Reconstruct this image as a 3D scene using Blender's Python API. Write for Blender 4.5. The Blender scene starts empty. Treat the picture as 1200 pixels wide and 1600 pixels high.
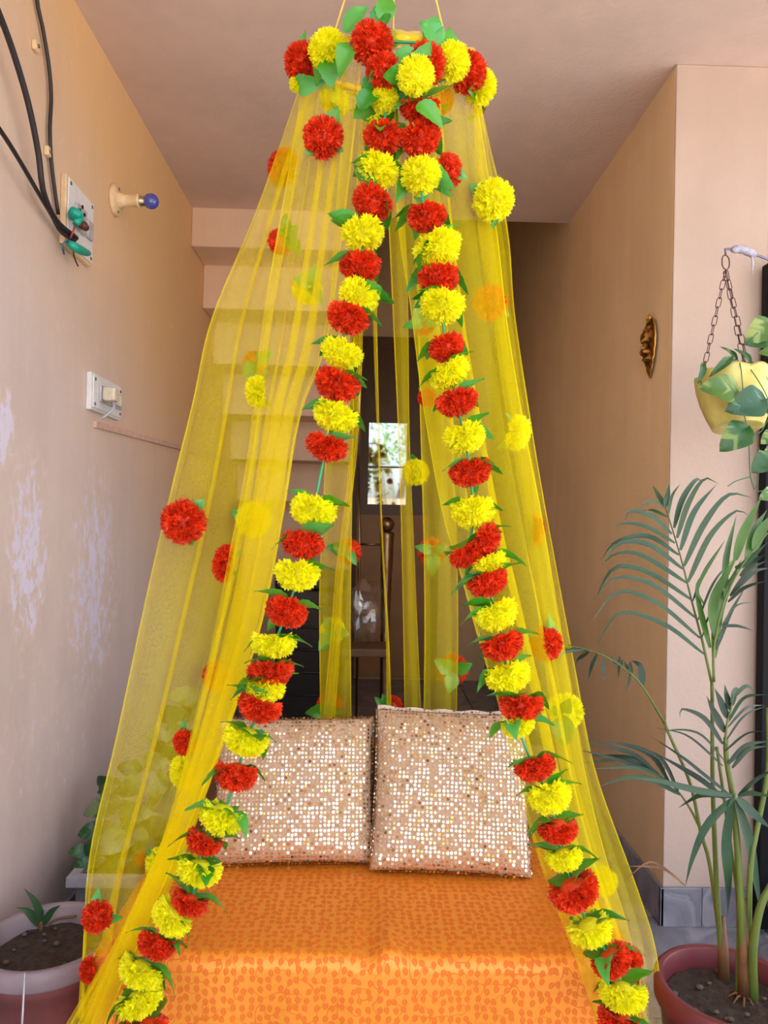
import bpy, math, random
from mathutils import Vector, Matrix, noise
C = bpy.context.scene
COL = C.collection
PI = math.pi
rnd = random.Random(7)

# ------------------------------------------------------------------ camera
CAM_Z, FPX = 1.4, 1155.0
yaw, pitch, roll = math.atan(24 / FPX), math.atan(12 / FPX), math.radians(1.2)
fwd = Vector((math.sin(yaw) * math.cos(pitch), math.cos(yaw) * math.cos(pitch), math.sin(pitch)))
r0 = fwd.cross(Vector((0, 0, 1))).normalized()
u0 = r0.cross(fwd)
rgt = r0 * math.cos(roll) + u0 * math.sin(roll)
upv = u0 * math.cos(roll) - r0 * math.sin(roll)
CAMP = Vector((0, 0, CAM_Z))
cam = bpy.data.cameras.new('camera')
cam.sensor_fit = 'VERTICAL'; cam.sensor_height = 36; cam.lens = 36 * FPX / 1600
cam.clip_start = 0.02
camo = bpy.data.objects.new('camera', cam); COL.objects.link(camo)
M = Matrix((rgt, upv, -fwd)).transposed().to_4x4(); M.translation = CAMP
camo.matrix_world = M
C.camera = camo

# ------------------------------------------------------------------ light
w = bpy.data.worlds.new('world'); C.world = w; w.use_nodes = True
wn = w.node_tree; bg = wn.nodes['Background']
sky = wn.nodes.new('ShaderNodeTexSky'); sky.sky_type = 'NISHITA'; sky.sun_disc = False
sky.sun_elevation = math.radians(58); sky.sun_rotation = math.radians(14)
sky.air_density = 1.0; sky.dust_density = 3.0
hsv = wn.nodes.new('ShaderNodeHueSaturation'); hsv.inputs['Saturation'].default_value = 0.5
wn.links.new(sky.outputs[0], hsv.inputs['Color']); wn.links.new(hsv.outputs[0], bg.inputs[0])
bg.inputs[1].default_value = 0.55
sun = bpy.data.lights.new('sun', 'SUN'); sun.energy = 7.0; sun.angle = 0.01; sun.color = (1, 0.95, 0.86)
suno = bpy.data.objects.new('sun', sun); COL.objects.link(suno)
suno.rotation_euler = (math.radians(-38), 0, math.radians(14))      # high behind the building: the porch lies in its shade, the yard in the sun
C.view_settings.view_transform = 'Standard'; C.view_settings.look = 'None'
C.view_settings.gamma = 1; C.view_settings.use_curve_mapping = False
C.view_settings.exposure = 0.8
C.cycles.transparent_max_bounces = 40
C.cycles.max_bounces = 10; C.cycles.diffuse_bounces = 6
C.cycles.caustics_reflective = False; C.cycles.caustics_refractive = False

# ------------------------------------------------------------------ helpers
def ray(px, py):
    return (fwd + rgt * ((px - 600) / FPX) - upv * ((py - 800) / FPX))
def P(px, py, d):            # the point seen at a pixel, at distance d along the passage
    r = ray(px, py); return CAMP + r * (d / r.y)
def PX(px, py, x):           # the point seen at a pixel on the plane x
    r = ray(px, py); return CAMP + r * ((x - CAMP.x) / r.x)
def PZ(px, py, z):
    r = ray(px, py); return CAMP + r * ((z - CAMP.z) / r.z)

WORLD = {}
def link(o, parent=None, world=None):
    COL.objects.link(o)
    Wm = world if world is not None else Matrix.Identity(4)
    WORLD[o.name] = Wm
    if parent is not None:
        o.parent = parent
        o.matrix_parent_inverse = WORLD[parent.name].inverted()
    o.matrix_basis = Wm
    return o
def tag(o, label=None, cat=None, group=None, kind=None):
    if label: o['label'] = label
    if cat: o['category'] = cat
    if group: o['group'] = group
    if kind: o['kind'] = kind
    return o
def thing(name, label, cat, loc=(0, 0, 0), group=None):
    o = bpy.data.objects.new(name, None); o.empty_display_size = 0.05
    link(o, None, Matrix.Translation(Vector(loc)))
    return tag(o, label, cat, group)

class MB:                    # collects shapes into one mesh
    def __init__(s): s.v = []; s.f = []; s.uv = None
    def add(s, v, f):
        b = len(s.v); s.v += [tuple(p) for p in v]; s.f += [tuple(b + i for i in q) for q in f]; return s
    def box(s, a, b):
        (x0, y0, z0), (x1, y1, z1) = a, b
        return s.add([(x0,y0,z0),(x1,y0,z0),(x1,y1,z0),(x0,y1,z0),(x0,y0,z1),(x1,y0,z1),(x1,y1,z1),(x0,y1,z1)],
                     [(0,3,2,1),(4,5,6,7),(0,1,5,4),(1,2,6,5),(2,3,7,6),(3,0,4,7)])
    def tube(s, pts, r, seg=6, cap=True):
        pts = [Vector(p) for p in pts]; n = len(pts)
        rs = r if isinstance(r, (list, tuple)) else [r] * n
        v = []; f = []
        t = (pts[1] - pts[0]).normalized()
        a = t.orthogonal().normalized()
        for i, p in enumerate(pts):
            t = (pts[min(i + 1, n - 1)] - pts[max(i - 1, 0)])
            t = t.normalized() if t.length > 1e-9 else Vector((0, 0, 1))
            a = (a - t * a.dot(t)); a = a.normalized() if a.length > 1e-6 else t.orthogonal().normalized()
            b = t.cross(a)
            for k in range(seg):
                th = 2 * PI * k / seg
                v.append(p + (a * math.cos(th) + b * math.sin(th)) * rs[i])
        for i in range(n - 1):
            for k in range(seg):
                k2 = (k + 1) % seg
                f.append((i*seg+k, i*seg+k2, (i+1)*seg+k2, (i+1)*seg+k))
        if cap:
            f.append(tuple(range(seg))[::-1]); f.append(tuple((n-1)*seg + k for k in range(seg)))
        return s.add(v, f)
    def lathe(s, prof, c=(0, 0, 0), seg=32, mat=None):
        v = []; f = []; n = len(prof)
        for (r, z) in prof:
            for k in range(seg):
                th = 2 * PI * k / seg
                p = Vector((r * math.cos(th), r * math.sin(th), z))
                if mat: p = mat @ p
                v.append(p + Vector(c))
        for i in range(n - 1):
            for k in range(seg):
                k2 = (k + 1) % seg
                f.append((i*seg+k, i*seg+k2, (i+1)*seg+k2, (i+1)*seg+k))
        return s.add(v, f)
    def ball(s, c, r, seg=12, sc=(1, 1, 1), mat=None):
        h = seg // 2; v = []; f = []
        for i in range(h + 1):
            ph = PI * i / h
            for k in range(seg):
                th = 2 * PI * k / seg
                p = Vector((math.sin(ph)*math.cos(th)*sc[0], math.sin(ph)*math.sin(th)*sc[1], math.cos(ph)*sc[2])) * r
                if mat: p = mat @ p
                v.append(p + Vector(c))
        for i in range(h):
            for k in range(seg):
                k2 = (k + 1) % seg
                f.append((i*seg+k, (i+1)*seg+k, (i+1)*seg+k2, i*seg+k2))
        return s.add(v, f)
    def grid(s, rows):       # rows of points
        n = len(rows); m = len(rows[0]); v = [p for r in rows for p in r]
        f = [(i*m+j, i*m+j+1, (i+1)*m+j+1, (i+1)*m+j) for i in range(n-1) for j in range(m-1)]
        return s.add(v, f)
    def mesh(s, name, mat, smooth=True):
        me = bpy.data.meshes.new(name); me.from_pydata(s.v, [], s.f); me.update()
        if mat: me.materials.append(mat)
        if smooth: me.polygons.foreach_set('use_smooth', [True] * len(me.polygons))
        return me
    def obj(s, name, mat, parent=None, smooth=True, world=None):
        o = bpy.data.objects.new(name, s.mesh(name, mat, smooth))
        return link(o, parent, world)
def inst(name, me, parent, world):
    return link(bpy.data.objects.new(name, me), parent, world)
def bevel(o, w=0.005, seg=2):
    m = o.modifiers.new('bevel', 'BEVEL'); m.width = w; m.segments = seg; m.limit_method = 'ANGLE'
    return o
def struct(o): o['kind'] = 'structure'; return o

def crom(pts, n):            # Catmull-Rom through points, n samples by arc length
    pts = [Vector(p) for p in pts]
    if len(pts) == 2: return [pts[0].lerp(pts[1], i / (n - 1)) for i in range(n)]
    ext = [pts[0] * 2 - pts[1]] + pts + [pts[-1] * 2 - pts[-2]]
    fine = []
    for i in range(1, len(ext) - 2):
        p0, p1, p2, p3 = ext[i-1:i+3]
        for k in range(16):
            t = k / 16
            fine.append(0.5 * ((2*p1) + (p2-p0)*t + (2*p0-5*p1+4*p2-p3)*t*t + (3*p1-p0-3*p2+p3)*t**3))
    fine.append(pts[-1])
    L = [0]
    for i in range(1, len(fine)): L.append(L[-1] + (fine[i]-fine[i-1]).length)
    out = []; j = 0
    for i in range(n):
        s_ = L[-1] * i / (n - 1)
        while j < len(L) - 2 and L[j+1] < s_: j += 1
        q = (s_ - L[j]) / max(L[j+1] - L[j], 1e-9)
        out.append(fine[j].lerp(fine[j+1], min(q, 1)))
    return out
def frame(z, loc, roll=0.0, s=1.0):     # matrix whose local +Z points along z
    z = Vector(z).normalized()
    q = z.to_track_quat('Z', 'Y')
    return Matrix.Translation(Vector(loc)) @ q.to_matrix().to_4x4() @ Matrix.Rotation(roll, 4, 'Z') @ Matrix.Scale(s, 4)

# ------------------------------------------------------------------ materials
def node_mat(name):
    m = bpy.data.materials.new(name); m.use_nodes = True
    return m, m.node_tree, m.node_tree.nodes['Principled BSDF']
def N(nt, typ, **kw):
    n = nt.nodes.new(typ)
    for k, v in kw.items():
        if k.startswith('i_'): n.inputs[k[2:].replace('_', ' ')].default_value = v
        elif k.startswith('n_'): n.inputs[int(k[2:])].default_value = v
        else: setattr(n, k, v)
    return n
def ramp(nt, stops, src=None):
    r = nt.nodes.new('ShaderNodeValToRGB'); e = r.color_ramp.elements
    while len(e) < len(stops): e.new(0.5)
    for q, (p, c) in zip(e, stops): q.position = p; q.color = (*c, 1) if len(c) == 3 else c
    if src is not None: nt.links.new(src, r.inputs[0])
    return r
def plain(name, col, rough=0.6, metal=0.0, var=0.12, scale=30, bump=0.0, spec=None, island=False, transl=0.0):
    m, nt, b = node_mat(name)
    b.inputs['Roughness'].default_value = rough; b.inputs['Metallic'].default_value = metal
    if spec is not None: b.inputs['Specular IOR Level'].default_value = spec
    lo = tuple(max(0, c * (1 - var)) for c in col); hi = tuple(min(1, c * (1 + var)) for c in col)
    if island:
        g = N(nt, 'ShaderNodeNewGeometry'); r = ramp(nt, [(0, lo), (1, hi)], g.outputs['Random Per Island'])
    else:
        tc = N(nt, 'ShaderNodeTexCoord'); nz = N(nt, 'ShaderNodeTexNoise', i_Scale=scale, i_Detail=4.0)
        nt.links.new(tc.outputs['Object'], nz.inputs['Vector'])
        r = ramp(nt, [(0.3, lo), (0.7, hi)], nz.outputs[0])
        if bump:
            bp = N(nt, 'ShaderNodeBump', i_Strength=bump, i_Distance=0.01)
            nt.links.new(nz.outputs[0], bp.inputs['Height']); nt.links.new(bp.outputs[0], b.inputs['Normal'])
    nt.links.new(r.outputs[0], b.inputs['Base Color'])
    if transl:
        tr = N(nt, 'ShaderNodeBsdfTranslucent'); mx = N(nt, 'ShaderNodeMixShader'); mx.inputs[0].default_value = transl
        nt.links.new(r.outputs[0], tr.inputs[0]); nt.links.new(b.outputs[0], mx.inputs[1]); nt.links.new(tr.outputs[0], mx.inputs[2])
        nt.links.new(mx.outputs[0], nt.nodes['Material Output'].inputs[0])
    return m
def srgb(r, g, b):
    f = lambda c: (c/255/12.92) if c/255 <= 0.04045 else ((c/255+0.055)/1.055)**2.4
    return (f(r), f(g), f(b))

PEACH = srgb(236, 205, 182)
def paint(name, col, ochre=False, peel=False):
    m, nt, b = node_mat(name); b.inputs['Roughness'].default_value = 0.75
    L = nt.links.new
    tc = N(nt, 'ShaderNodeTexCoord')
    n1 = N(nt, 'ShaderNodeTexNoise', i_Scale=1.6, i_Detail=6.0, i_Roughness=0.6); L(tc.outputs['Object'], n1.inputs['Vector'])
    r = ramp(nt, [(0.3, tuple(c*0.9 for c in col)), (0.7, tuple(min(1, c*1.05) for c in col))], n1.outputs[0])
    cur = r.outputs[0]
    n2 = N(nt, 'ShaderNodeTexNoise', i_Scale=60.0, i_Detail=3.0); L(tc.outputs['Object'], n2.inputs['Vector'])
    # old brush streaks: stretched noise
    mp = N(nt, 'ShaderNodeMapping'); mp.inputs['Scale'].default_value = (9, 9, 0.8); L(tc.outputs['Object'], mp.inputs[0])
    n3 = N(nt, 'ShaderNodeTexNoise', i_Scale=1.3, i_Detail=3.0); L(mp.outputs[0], n3.inputs['Vector'])
    mxs = N(nt, 'ShaderNodeMix', data_type='RGBA', blend_type='MULTIPLY'); mxs.inputs[0].default_value = 0.12
    L(cur, mxs.inputs[6]); L(n3.outputs[0], mxs.inputs[7]); cur = mxs.outputs[2]
    sep = N(nt, 'ShaderNodeSeparateXYZ'); L(tc.outputs['Object'], sep.inputs[0])
    def math_(op, a, bb, clamp=False):
        q = N(nt, 'ShaderNodeMath', operation=op, use_clamp=clamp)
        for i, s_ in enumerate((a, bb)):
            if isinstance(s_, (int, float)): q.inputs[i].default_value = s_
            else: L(s_, q.inputs[i])
        return q.outputs[0]
    def blob(y0, z0, ry, rz):
        dy = math_('DIVIDE', math_('SUBTRACT', sep.outputs[1], y0), ry); dz = math_('DIVIDE', math_('SUBTRACT', sep.outputs[2], z0), rz)
        return math_('SUBTRACT', 1.0, math_('ADD', math_('MULTIPLY', dy, dy), math_('MULTIPLY', dz, dz)), True)
    height = n2.outputs[0]
    if ochre:      # ochre tint, stronger towards the slab and the far end, with a ragged limit
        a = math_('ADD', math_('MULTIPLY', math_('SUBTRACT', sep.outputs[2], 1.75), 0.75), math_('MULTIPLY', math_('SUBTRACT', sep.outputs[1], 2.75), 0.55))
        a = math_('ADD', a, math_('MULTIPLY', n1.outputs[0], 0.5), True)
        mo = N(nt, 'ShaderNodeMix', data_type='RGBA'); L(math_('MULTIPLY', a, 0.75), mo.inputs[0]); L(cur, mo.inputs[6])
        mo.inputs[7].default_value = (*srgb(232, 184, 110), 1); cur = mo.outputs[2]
    if peel:       # paint flaked down to the white putty by damp
        mp2 = N(nt, 'ShaderNodeMapping'); mp2.inputs['Scale'].default_value = (1, 1.5, 0.85); L(tc.outputs['Object'], mp2.inputs[0])
        nf = N(nt, 'ShaderNodeTexNoise', i_Scale=20.0, i_Detail=9.0, i_Roughness=0.74, i_Distortion=0.4); L(mp2.outputs[0], nf.inputs['Vector'])
        m1 = math_('MAXIMUM', blob(2.15, 1.28, 0.17, 0.36), math_('MULTIPLY', blob(2.66, 1.14, 0.32, 0.52), 0.85))
        m1 = math_('MAXIMUM', m1, blob(1.97, 1.62, 0.10, 0.14)); m1 = math_('MAXIMUM', m1, math_('MULTIPLY', blob(2.3, 0.7, 0.5, 0.4), 0.25))
        s_ = math_('ADD', nf.outputs[0], math_('MULTIPLY', m1, 0.255))
        e = ramp(nt, [(0.675, (0, 0, 0)), (0.72, (1, 1, 1))], s_)
        halo = ramp(nt, [(0.56, (0, 0, 0)), (0.68, (1, 1, 1))], s_)
        mh = N(nt, 'ShaderNodeMix', data_type='RGBA'); L(math_('MULTIPLY', halo.outputs[0], 0.35), mh.inputs[0]); L(cur, mh.inputs[6]); mh.inputs[7].default_value = (*srgb(235, 210, 200), 1)
        mo = N(nt, 'ShaderNodeMix', data_type='RGBA'); L(e.outputs[0], mo.inputs[0]); L(mh.outputs[2], mo.inputs[6]); mo.inputs[7].default_value = (*srgb(222, 218, 240), 1)
        cur = mo.outputs[2]
        height = math_('SUBTRACT', math_('MULTIPLY', n2.outputs[0], 0.3), math_('MULTIPLY', e.outputs[0], 1.0))
    bp = N(nt, 'ShaderNodeBump', i_Strength=0.35, i_Distance=0.004); L(height, bp.inputs['Height']); L(bp.outputs[0], b.inputs['Normal'])
    L(cur, b.inputs['Base Color'])
    return m
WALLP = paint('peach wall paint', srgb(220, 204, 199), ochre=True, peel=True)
WALLR = paint('peach wall paint right', srgb(242, 212, 166))
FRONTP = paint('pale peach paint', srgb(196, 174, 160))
CEILP = paint('ceiling distemper', srgb(222, 198, 186))
STAIRP = paint('stair soffit paint', srgb(236, 206, 180))
def marble(name, c0, c1, scale=3.0, rough=0.35):
    m, nt, b = node_mat(name); b.inputs['Roughness'].default_value = rough
    tc = N(nt, 'ShaderNodeTexCoord'); oi = N(nt, 'ShaderNodeObjectInfo')
    ad = N(nt, 'ShaderNodeVectorMath', operation='ADD'); nt.links.new(tc.outputs['Object'], ad.inputs[0]); nt.links.new(oi.outputs['Location'], ad.inputs[1])
    nz = N(nt, 'ShaderNodeTexNoise', i_Scale=scale, i_Detail=8.0, i_Distortion=1.2); nt.links.new(ad.outputs[0], nz.inputs['Vector'])
    r = ramp(nt, [(0.3, c0), (0.5, c1), (0.56, c0), (0.75, c1)], nz.outputs[0]); nt.links.new(r.outputs[0], b.inputs['Base Color'])
    return m
MARB = marble('grey marble', srgb(120, 122, 132), srgb(160, 160, 168))
SKIRT = marble('skirting marble', srgb(118, 120, 132), srgb(150, 150, 160), 5)
CONC = plain('yard concrete', srgb(190, 184, 174), 0.9, scale=4)
GROUT = plain('grout', srgb(80, 78, 78), 0.9)
DARKW = plain('dark brown door wood', srgb(104, 72, 44), 0.45, scale=8)
STEEL = plain('aged brass pipe', srgb(150, 125, 95), 0.32, 1.0, scale=20)
BLACK = plain('black paint', srgb(12, 13, 20), 0.6, var=0.3, spec=0.2)

# ------------------------------------------------------------------ structure
XL, XR, YF, ZC, YC = -0.975, 1.056, 2.60, 3.04, 4.0
c_ = PZ(1033, 1442, 0.0); XR, YF = c_.x, c_.y
XRE = P(1189, 800, YF).x
fl = struct(MB().box((-1.2, -1.5, -0.12), (3.2, 7.2, -0.02)).obj('floor', GROUT, smooth=False))
slab = MB().box((-0.297, -0.447, -0.02), (0.297, 0.447, 0.0)).mesh('floor_slab', MARB, False)
x0 = XR - 0.25 - 0.6 * 3
for i in range(7):
    for j in range(9):
        o = inst('floor_slab', slab, fl, Matrix.Translation((x0 + 0.3 + 0.6 * i, -1.05 + 0.9 * j + (0.0 if i % 2 else 0.35), 0)))
        bevel(o, 0.002, 1)
struct(MB().box((-30, -40, -0.3), (30, -1.5, -0.03)).obj('ground', CONC, smooth=False))
struct(MB().box((3.2, -1.5, -0.3), (30, 10, -0.03)).obj('ground_side', CONC, smooth=False))
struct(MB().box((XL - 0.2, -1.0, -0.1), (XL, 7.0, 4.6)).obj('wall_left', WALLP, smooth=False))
bevel(struct(MB().box((XR, YF, -0.1), (XRE, 7.0, 4.6)).obj('wall_right', WALLR, smooth=False)), 0.006, 2)
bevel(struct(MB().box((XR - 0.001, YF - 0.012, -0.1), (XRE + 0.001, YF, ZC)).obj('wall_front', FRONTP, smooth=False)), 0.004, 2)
struct(MB().box((XL, 0.6, ZC), (3.2, YC, ZC + 0.16)).obj('ceiling', CEILP, smooth=False))
struct(MB().box((XL - .2, YC, 4.45), (3.2, 7.0, 4.6)).obj('ceiling_stairwell', CEILP, smooth=False))
struct(MB().box((XL, YC - 0.12, ZC + 0.16), (XR, YC, 4.5)).obj('wall_upper', WALLR, smooth=False))
YB = 6.5
struct(MB().box((XL - .2, YB, -0.1), (XR + .2, YB + 0.2, 4.6)).obj('wall_back', WALLR, smooth=False))
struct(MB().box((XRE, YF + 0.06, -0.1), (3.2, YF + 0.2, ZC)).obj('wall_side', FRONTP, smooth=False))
bs = struct(MB().box((XR - 0.014, YF - 0.026, 0), (XR - 0.0005, 6.5, 0.135)).obj('baseboard_right', SKIRT, smooth=False)); bevel(bs, 0.003)
bf = thing('baseboard_front', None, None); struct(bf)
xm = P(1092, 1400, YF).x
for a, b2 in ((XR - 0.014, xm - 0.001), (xm + 0.001, XRE + 0.02)):
    bevel(MB().box((a, YF - 0.026, 0), (b2, YF - 0.0125, 0.135)).obj('marble_strip', SKIRT, bf, smooth=False), 0.002)
struct(MB().box((XL + 0.0005, -0.9, 0), (XL + 0.014, 6.5, 0.12)).obj('baseboard_left', SKIRT, smooth=False))

# stairs seen from below: they climb towards the camera over the passage
st = thing('staircase', None, None); struct(st)
steps = [(3.94, 2.835), (4.24, 2.59), (4.55, 2.335), (4.86, 2.07), (5.17, 1.80), (5.48, 1.52)]
XS = P(549, 560, 4.9).x
for i, (d, zb) in enumerate(steps):
    dn = steps[i + 1][0] if i + 1 < len(steps) else d + 0.31
    bevel(MB().box((XL + 0.0005, d if i else YC + 0.0005 - 0.06, zb), (XS, dn + 0.10, zb + 0.34)).obj('step', STAIRP, st, smooth=False), 0.004, 1)
struct(MB().box((XL, 5.79, -0.05), (XS, 5.9, 1.86)).obj('wall_under_stair', STAIRP, smooth=False))

# far door with a glass pane
dr = thing('door_1', None, None); struct(dr)
dl, dr_x = P(556, 900, YB).x, P(668, 900, YB).x
MB().box((dl - 0.09, YB - 0.05, 0), (dl, YB, 3.0)).obj('door_frame', DARKW, dr, smooth=False)
MB().box((dr_x, YB - 0.05, 0), (dr_x + 0.09, YB, 3.0)).obj('door_frame', DARKW, dr, smooth=False)
MB().box((dl, YB - 0.05, 2.91), (dr_x, YB, 3.0)).obj('door_frame', DARKW, dr, smooth=False)
leafp = MB()
w0, w1 = P(577, 660, YB - .03), P(634, 789, YB - .03)
leafp.box((dl, YB - 0.035, w1.z - .09), (w0.x, YB - 0.002, 2.91)); leafp.box((w1.x, YB - 0.035, w1.z - .09), (dr_x, YB - 0.002, 2.91))
leafp.box((w0.x, YB - 0.035, w0.z), (w1.x, YB - 0.002, 2.91))
leafp.obj('door_leaf', DARKW, dr, smooth=False)
MB().box((w0.x - 0.02, YB - 0.045, w1.z - 0.09), (w1.x + 0.02, YB - 0.0355, w1.z)).obj('door_rail', DARKW, dr, smooth=False)
gm, gnt, gb = node_mat('window glass'); gb.inputs['Base Color'].default_value = (0.36, 0.38, 0.38, 1); gb.inputs['Metallic'].default_value = 1.0; gb.inputs['Roughness'].default_value = 0.03
MB().box((w0.x, YB - 0.022, w1.z), (w1.x, YB - 0.012, w0.z)).obj('door_pane', gm, dr, smooth=False)
MB().box((w0.x, YB - 0.028, (w0.z * .45 + w1.z * .55)), (w1.x, YB - 0.022, (w0.z * .45 + w1.z * .55) + 0.012)).obj('pane_bar', DARKW, dr, smooth=False)

MB().box((dl, YB - 0.032, 0.02), (dr_x, YB - 0.002, w1.z - .09)).obj('door_panel', plain('light brown door panel', srgb(176, 128, 80), 0.5, scale=6), dr, smooth=False)
# yard behind the camera (seen only as a reflection in the door pane)
struct(MB().box((-9, -8.2, -0.1), (9, -8.0, 2.0)).obj('wall_compound', FRONTP, smooth=False))
tr = thing('yard_tree', 'leafy tree beyond the compound wall behind the viewer', 'tree', (0.9, -9.5, 0))
MB().tube([(0.9, -9.5, -.05), (0.8, -9.5, 1.5), (1.2, -9.4, 3.2), (1.0, -9.5, 5)], [0.16, 0.13, 0.09, 0.03], 8).obj('trunk', DARKW, tr)
cr = MB()
for i in range(700):
    p = Vector((1 + rnd.gauss(0, 1.0), -9.5 + rnd.gauss(0, .8), 3.7 + rnd.gauss(0, .75))); a = Vector((rnd.uniform(-1, 1), rnd.uniform(-1, 1), rnd.uniform(-1, 1))).normalized() * .09; b2 = a.orthogonal().normalized() * .045
    cr.add([p - a, p - b2, p + a, p + b2], [(0, 1, 2, 3)])
LEAFG = plain('tree leaf', srgb(120, 160, 60), 0.6, island=True, var=.3)
tag(cr.obj('foliage', LEAFG, tr, smooth=False), kind='stuff')

# ------------------------------------------------------------------ bench with brocade cover
def brocade():
    m, nt, b = node_mat('orange leaf brocade'); L = nt.links.new
    uv = N(nt, 'ShaderNodeTexCoord')
    wob = N(nt, 'ShaderNodeTexNoise', i_Scale=14.0, i_Detail=1.0); L(uv.outputs['UV'], wob.inputs['Vector'])
    sc = N(nt, 'ShaderNodeVectorMath', operation='SCALE'); sc.inputs[3].default_value = 50.0; L(uv.outputs['UV'], sc.inputs[0])
    vo = N(nt, 'ShaderNodeTexVoronoi', voronoi_dimensions='2D'); vo.inputs['Scale'].default_value = 1.0; vo.inputs['Randomness'].default_value = 0.5
    L(sc.outputs[0], vo.inputs['Vector'])
    lo = N(nt, 'ShaderNodeVectorMath', operation='SUBTRACT'); L(sc.outputs[0], lo.inputs[0]); L(vo.outputs['Position'], lo.inputs[1])
    sepc = N(nt, 'ShaderNodeSeparateColor'); L(vo.outputs['Color'], sepc.inputs[0])
    def mt(op, a, bb=0.0, clamp=False):
        q = N(nt, 'ShaderNodeMath', operation=op, use_clamp=clamp)
        for i, s_ in enumerate((a, bb)):
            if isinstance(s_, (int, float)): q.inputs[i].default_value = s_
            else: L(s_, q.inputs[i])
        return q.outputs[0]
    ro = N(nt, 'ShaderNodeVectorRotate', rotation_type='Z_AXIS'); L(lo.outputs[0], ro.inputs['Vector'])
    L(mt('ADD', mt('MULTIPLY', sepc.outputs[0], 1.5), 0.8), ro.inputs['Angle'])
    sp = N(nt, 'ShaderNodeSeparateXYZ'); L(ro.outputs[0], sp.inputs[0])
    x, y = sp.outputs[0], sp.outputs[1]
    w = mt('MULTIPLY', mt('SUBTRACT', 1.0, mt('POWER', mt('ABSOLUTE', mt('DIVIDE', x, 0.5)), 2.0)), mt('SUBTRACT', 0.34, mt('MULTIPLY', x, 0.22)))
    dleaf = mt('SUBTRACT', w, mt('ABSOLUTE', y))
    leaf = ramp(nt, [(0.5, (0, 0, 0)), (0.56, (1, 1, 1))], mt('ADD', dleaf, 0.5)).outputs[0]
    rib = ramp(nt, [(0.02, (1, 1, 1)), (0.035, (0, 0, 0))], mt('ABSOLUTE', mt('SUBTRACT', mt('ABSOLUTE', y), mt('MULTIPLY', w, 0.0)))).outputs[0]
    nz = N(nt, 'ShaderNodeTexNoise', i_Scale=22.0, i_Detail=0.3); L(uv.outputs['UV'], nz.inputs['Vector'])
    vine = ramp(nt, [(0.006, (1, 1, 1)), (0.014, (0, 0, 0))], mt('ABSOLUTE', mt('SUBTRACT', nz.outputs[0], 0.5))).outputs[0]
    fig = mt('MAXIMUM', mt('MULTIPLY', leaf, mt('SUBTRACT', 1.0, mt('MULTIPLY', rib, 0.5))), vine)
    mc = N(nt, 'ShaderNodeMix', data_type='RGBA'); L(fig, mc.inputs[0])
    mc.inputs[6].default_value = (*srgb(242, 149, 42), 1); mc.inputs[7].default_value = (*srgb(222, 108, 5), 1)
    L(mc.outputs[2], b.inputs['Base Color'])
    mr = N(nt, 'ShaderNodeMapRange'); L(fig, mr.inputs[0]); mr.inputs[3].default_value = 0.4; mr.inputs[4].default_value = 0.75
    L(mr.outputs[0], b.inputs['Roughness'])
    b.inputs['Specular IOR Level'].default_value = 0.6
    ms = N(nt, 'ShaderNodeMapRange'); L(fig, ms.inputs[0]); ms.inputs[3].default_value = 0.2; ms.inputs[4].default_value = 0.0
    L(ms.outputs[0], b.inputs['Metallic'])
    bp = N(nt, 'ShaderNodeBump', i_Strength=0.25, i_Distance=0.001); L(fig, bp.inputs['Height']); L(bp.outputs[0], b.inputs['Normal'])
    return m
BROC = brocade()
BX0, BX1, BY0, BY1, BZ = -0.585, 0.62, 1.65, 2.34, 0.425
bench = thing('bench', 'wide low bench under an orange leaf-patterned brocade cover with two cushions on it', 'bench', (0, 2, 0))
# the cover: an unrolled sheet, front drop + top + small drop over the back
mb = MB(); rows = []; uvs = []
nu, rad = 90, 0.035
prof = [(BY0 - 0.012, 0.03), (BY0 - 0.008, 0.14), (BY0 - 0.004, 0.26), (BY0 - 0.002, 0.33)]
for k in range(7):
    th = PI / 2 * k / 6
    prof.append((BY0 + rad - rad * math.cos(th), BZ - rad + rad * math.sin(th)))
prof += [(BY0 + 0.12 + 0.55 * k / 12, BZ) for k in range(13)]
s_acc = 0; prev = None
for (yy, zz) in prof:
    if prev: s_acc += math.hypot(yy - prev[0], zz - prev[1])
    prev = (yy, zz); row = []; ur = []
    for i in range(nu + 1):
        u = i / nu; x = BX0 + (BX1 - BX0) * u
        front = min(1, max(0, (BZ - zz) / 0.3))
        wav = 0.010 * front * math.sin(u * 21 + 0.6 * math.sin(u * 7)) + 0.007 * front * math.sin(u * 47)
        crease = math.exp(-((u - 0.505) / 0.018) ** 2); puff = math.exp(-((u - 0.54) / 0.03) ** 2)
        dip = 0.0
        if zz > BZ - 0.02:
            near = math.exp(-((yy - BY0) / 0.16) ** 2)
            dip = (-0.011 * crease + 0.013 * puff) * near + 0.004 * noise.noise(Vector((x * 5, yy * 5, 0)))
        row.append((x, yy + wav + 0.018 * front * crease, zz + dip)); ur.append((x, s_acc))
    rows.append(row); uvs += ur
mb.grid(rows)
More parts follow.
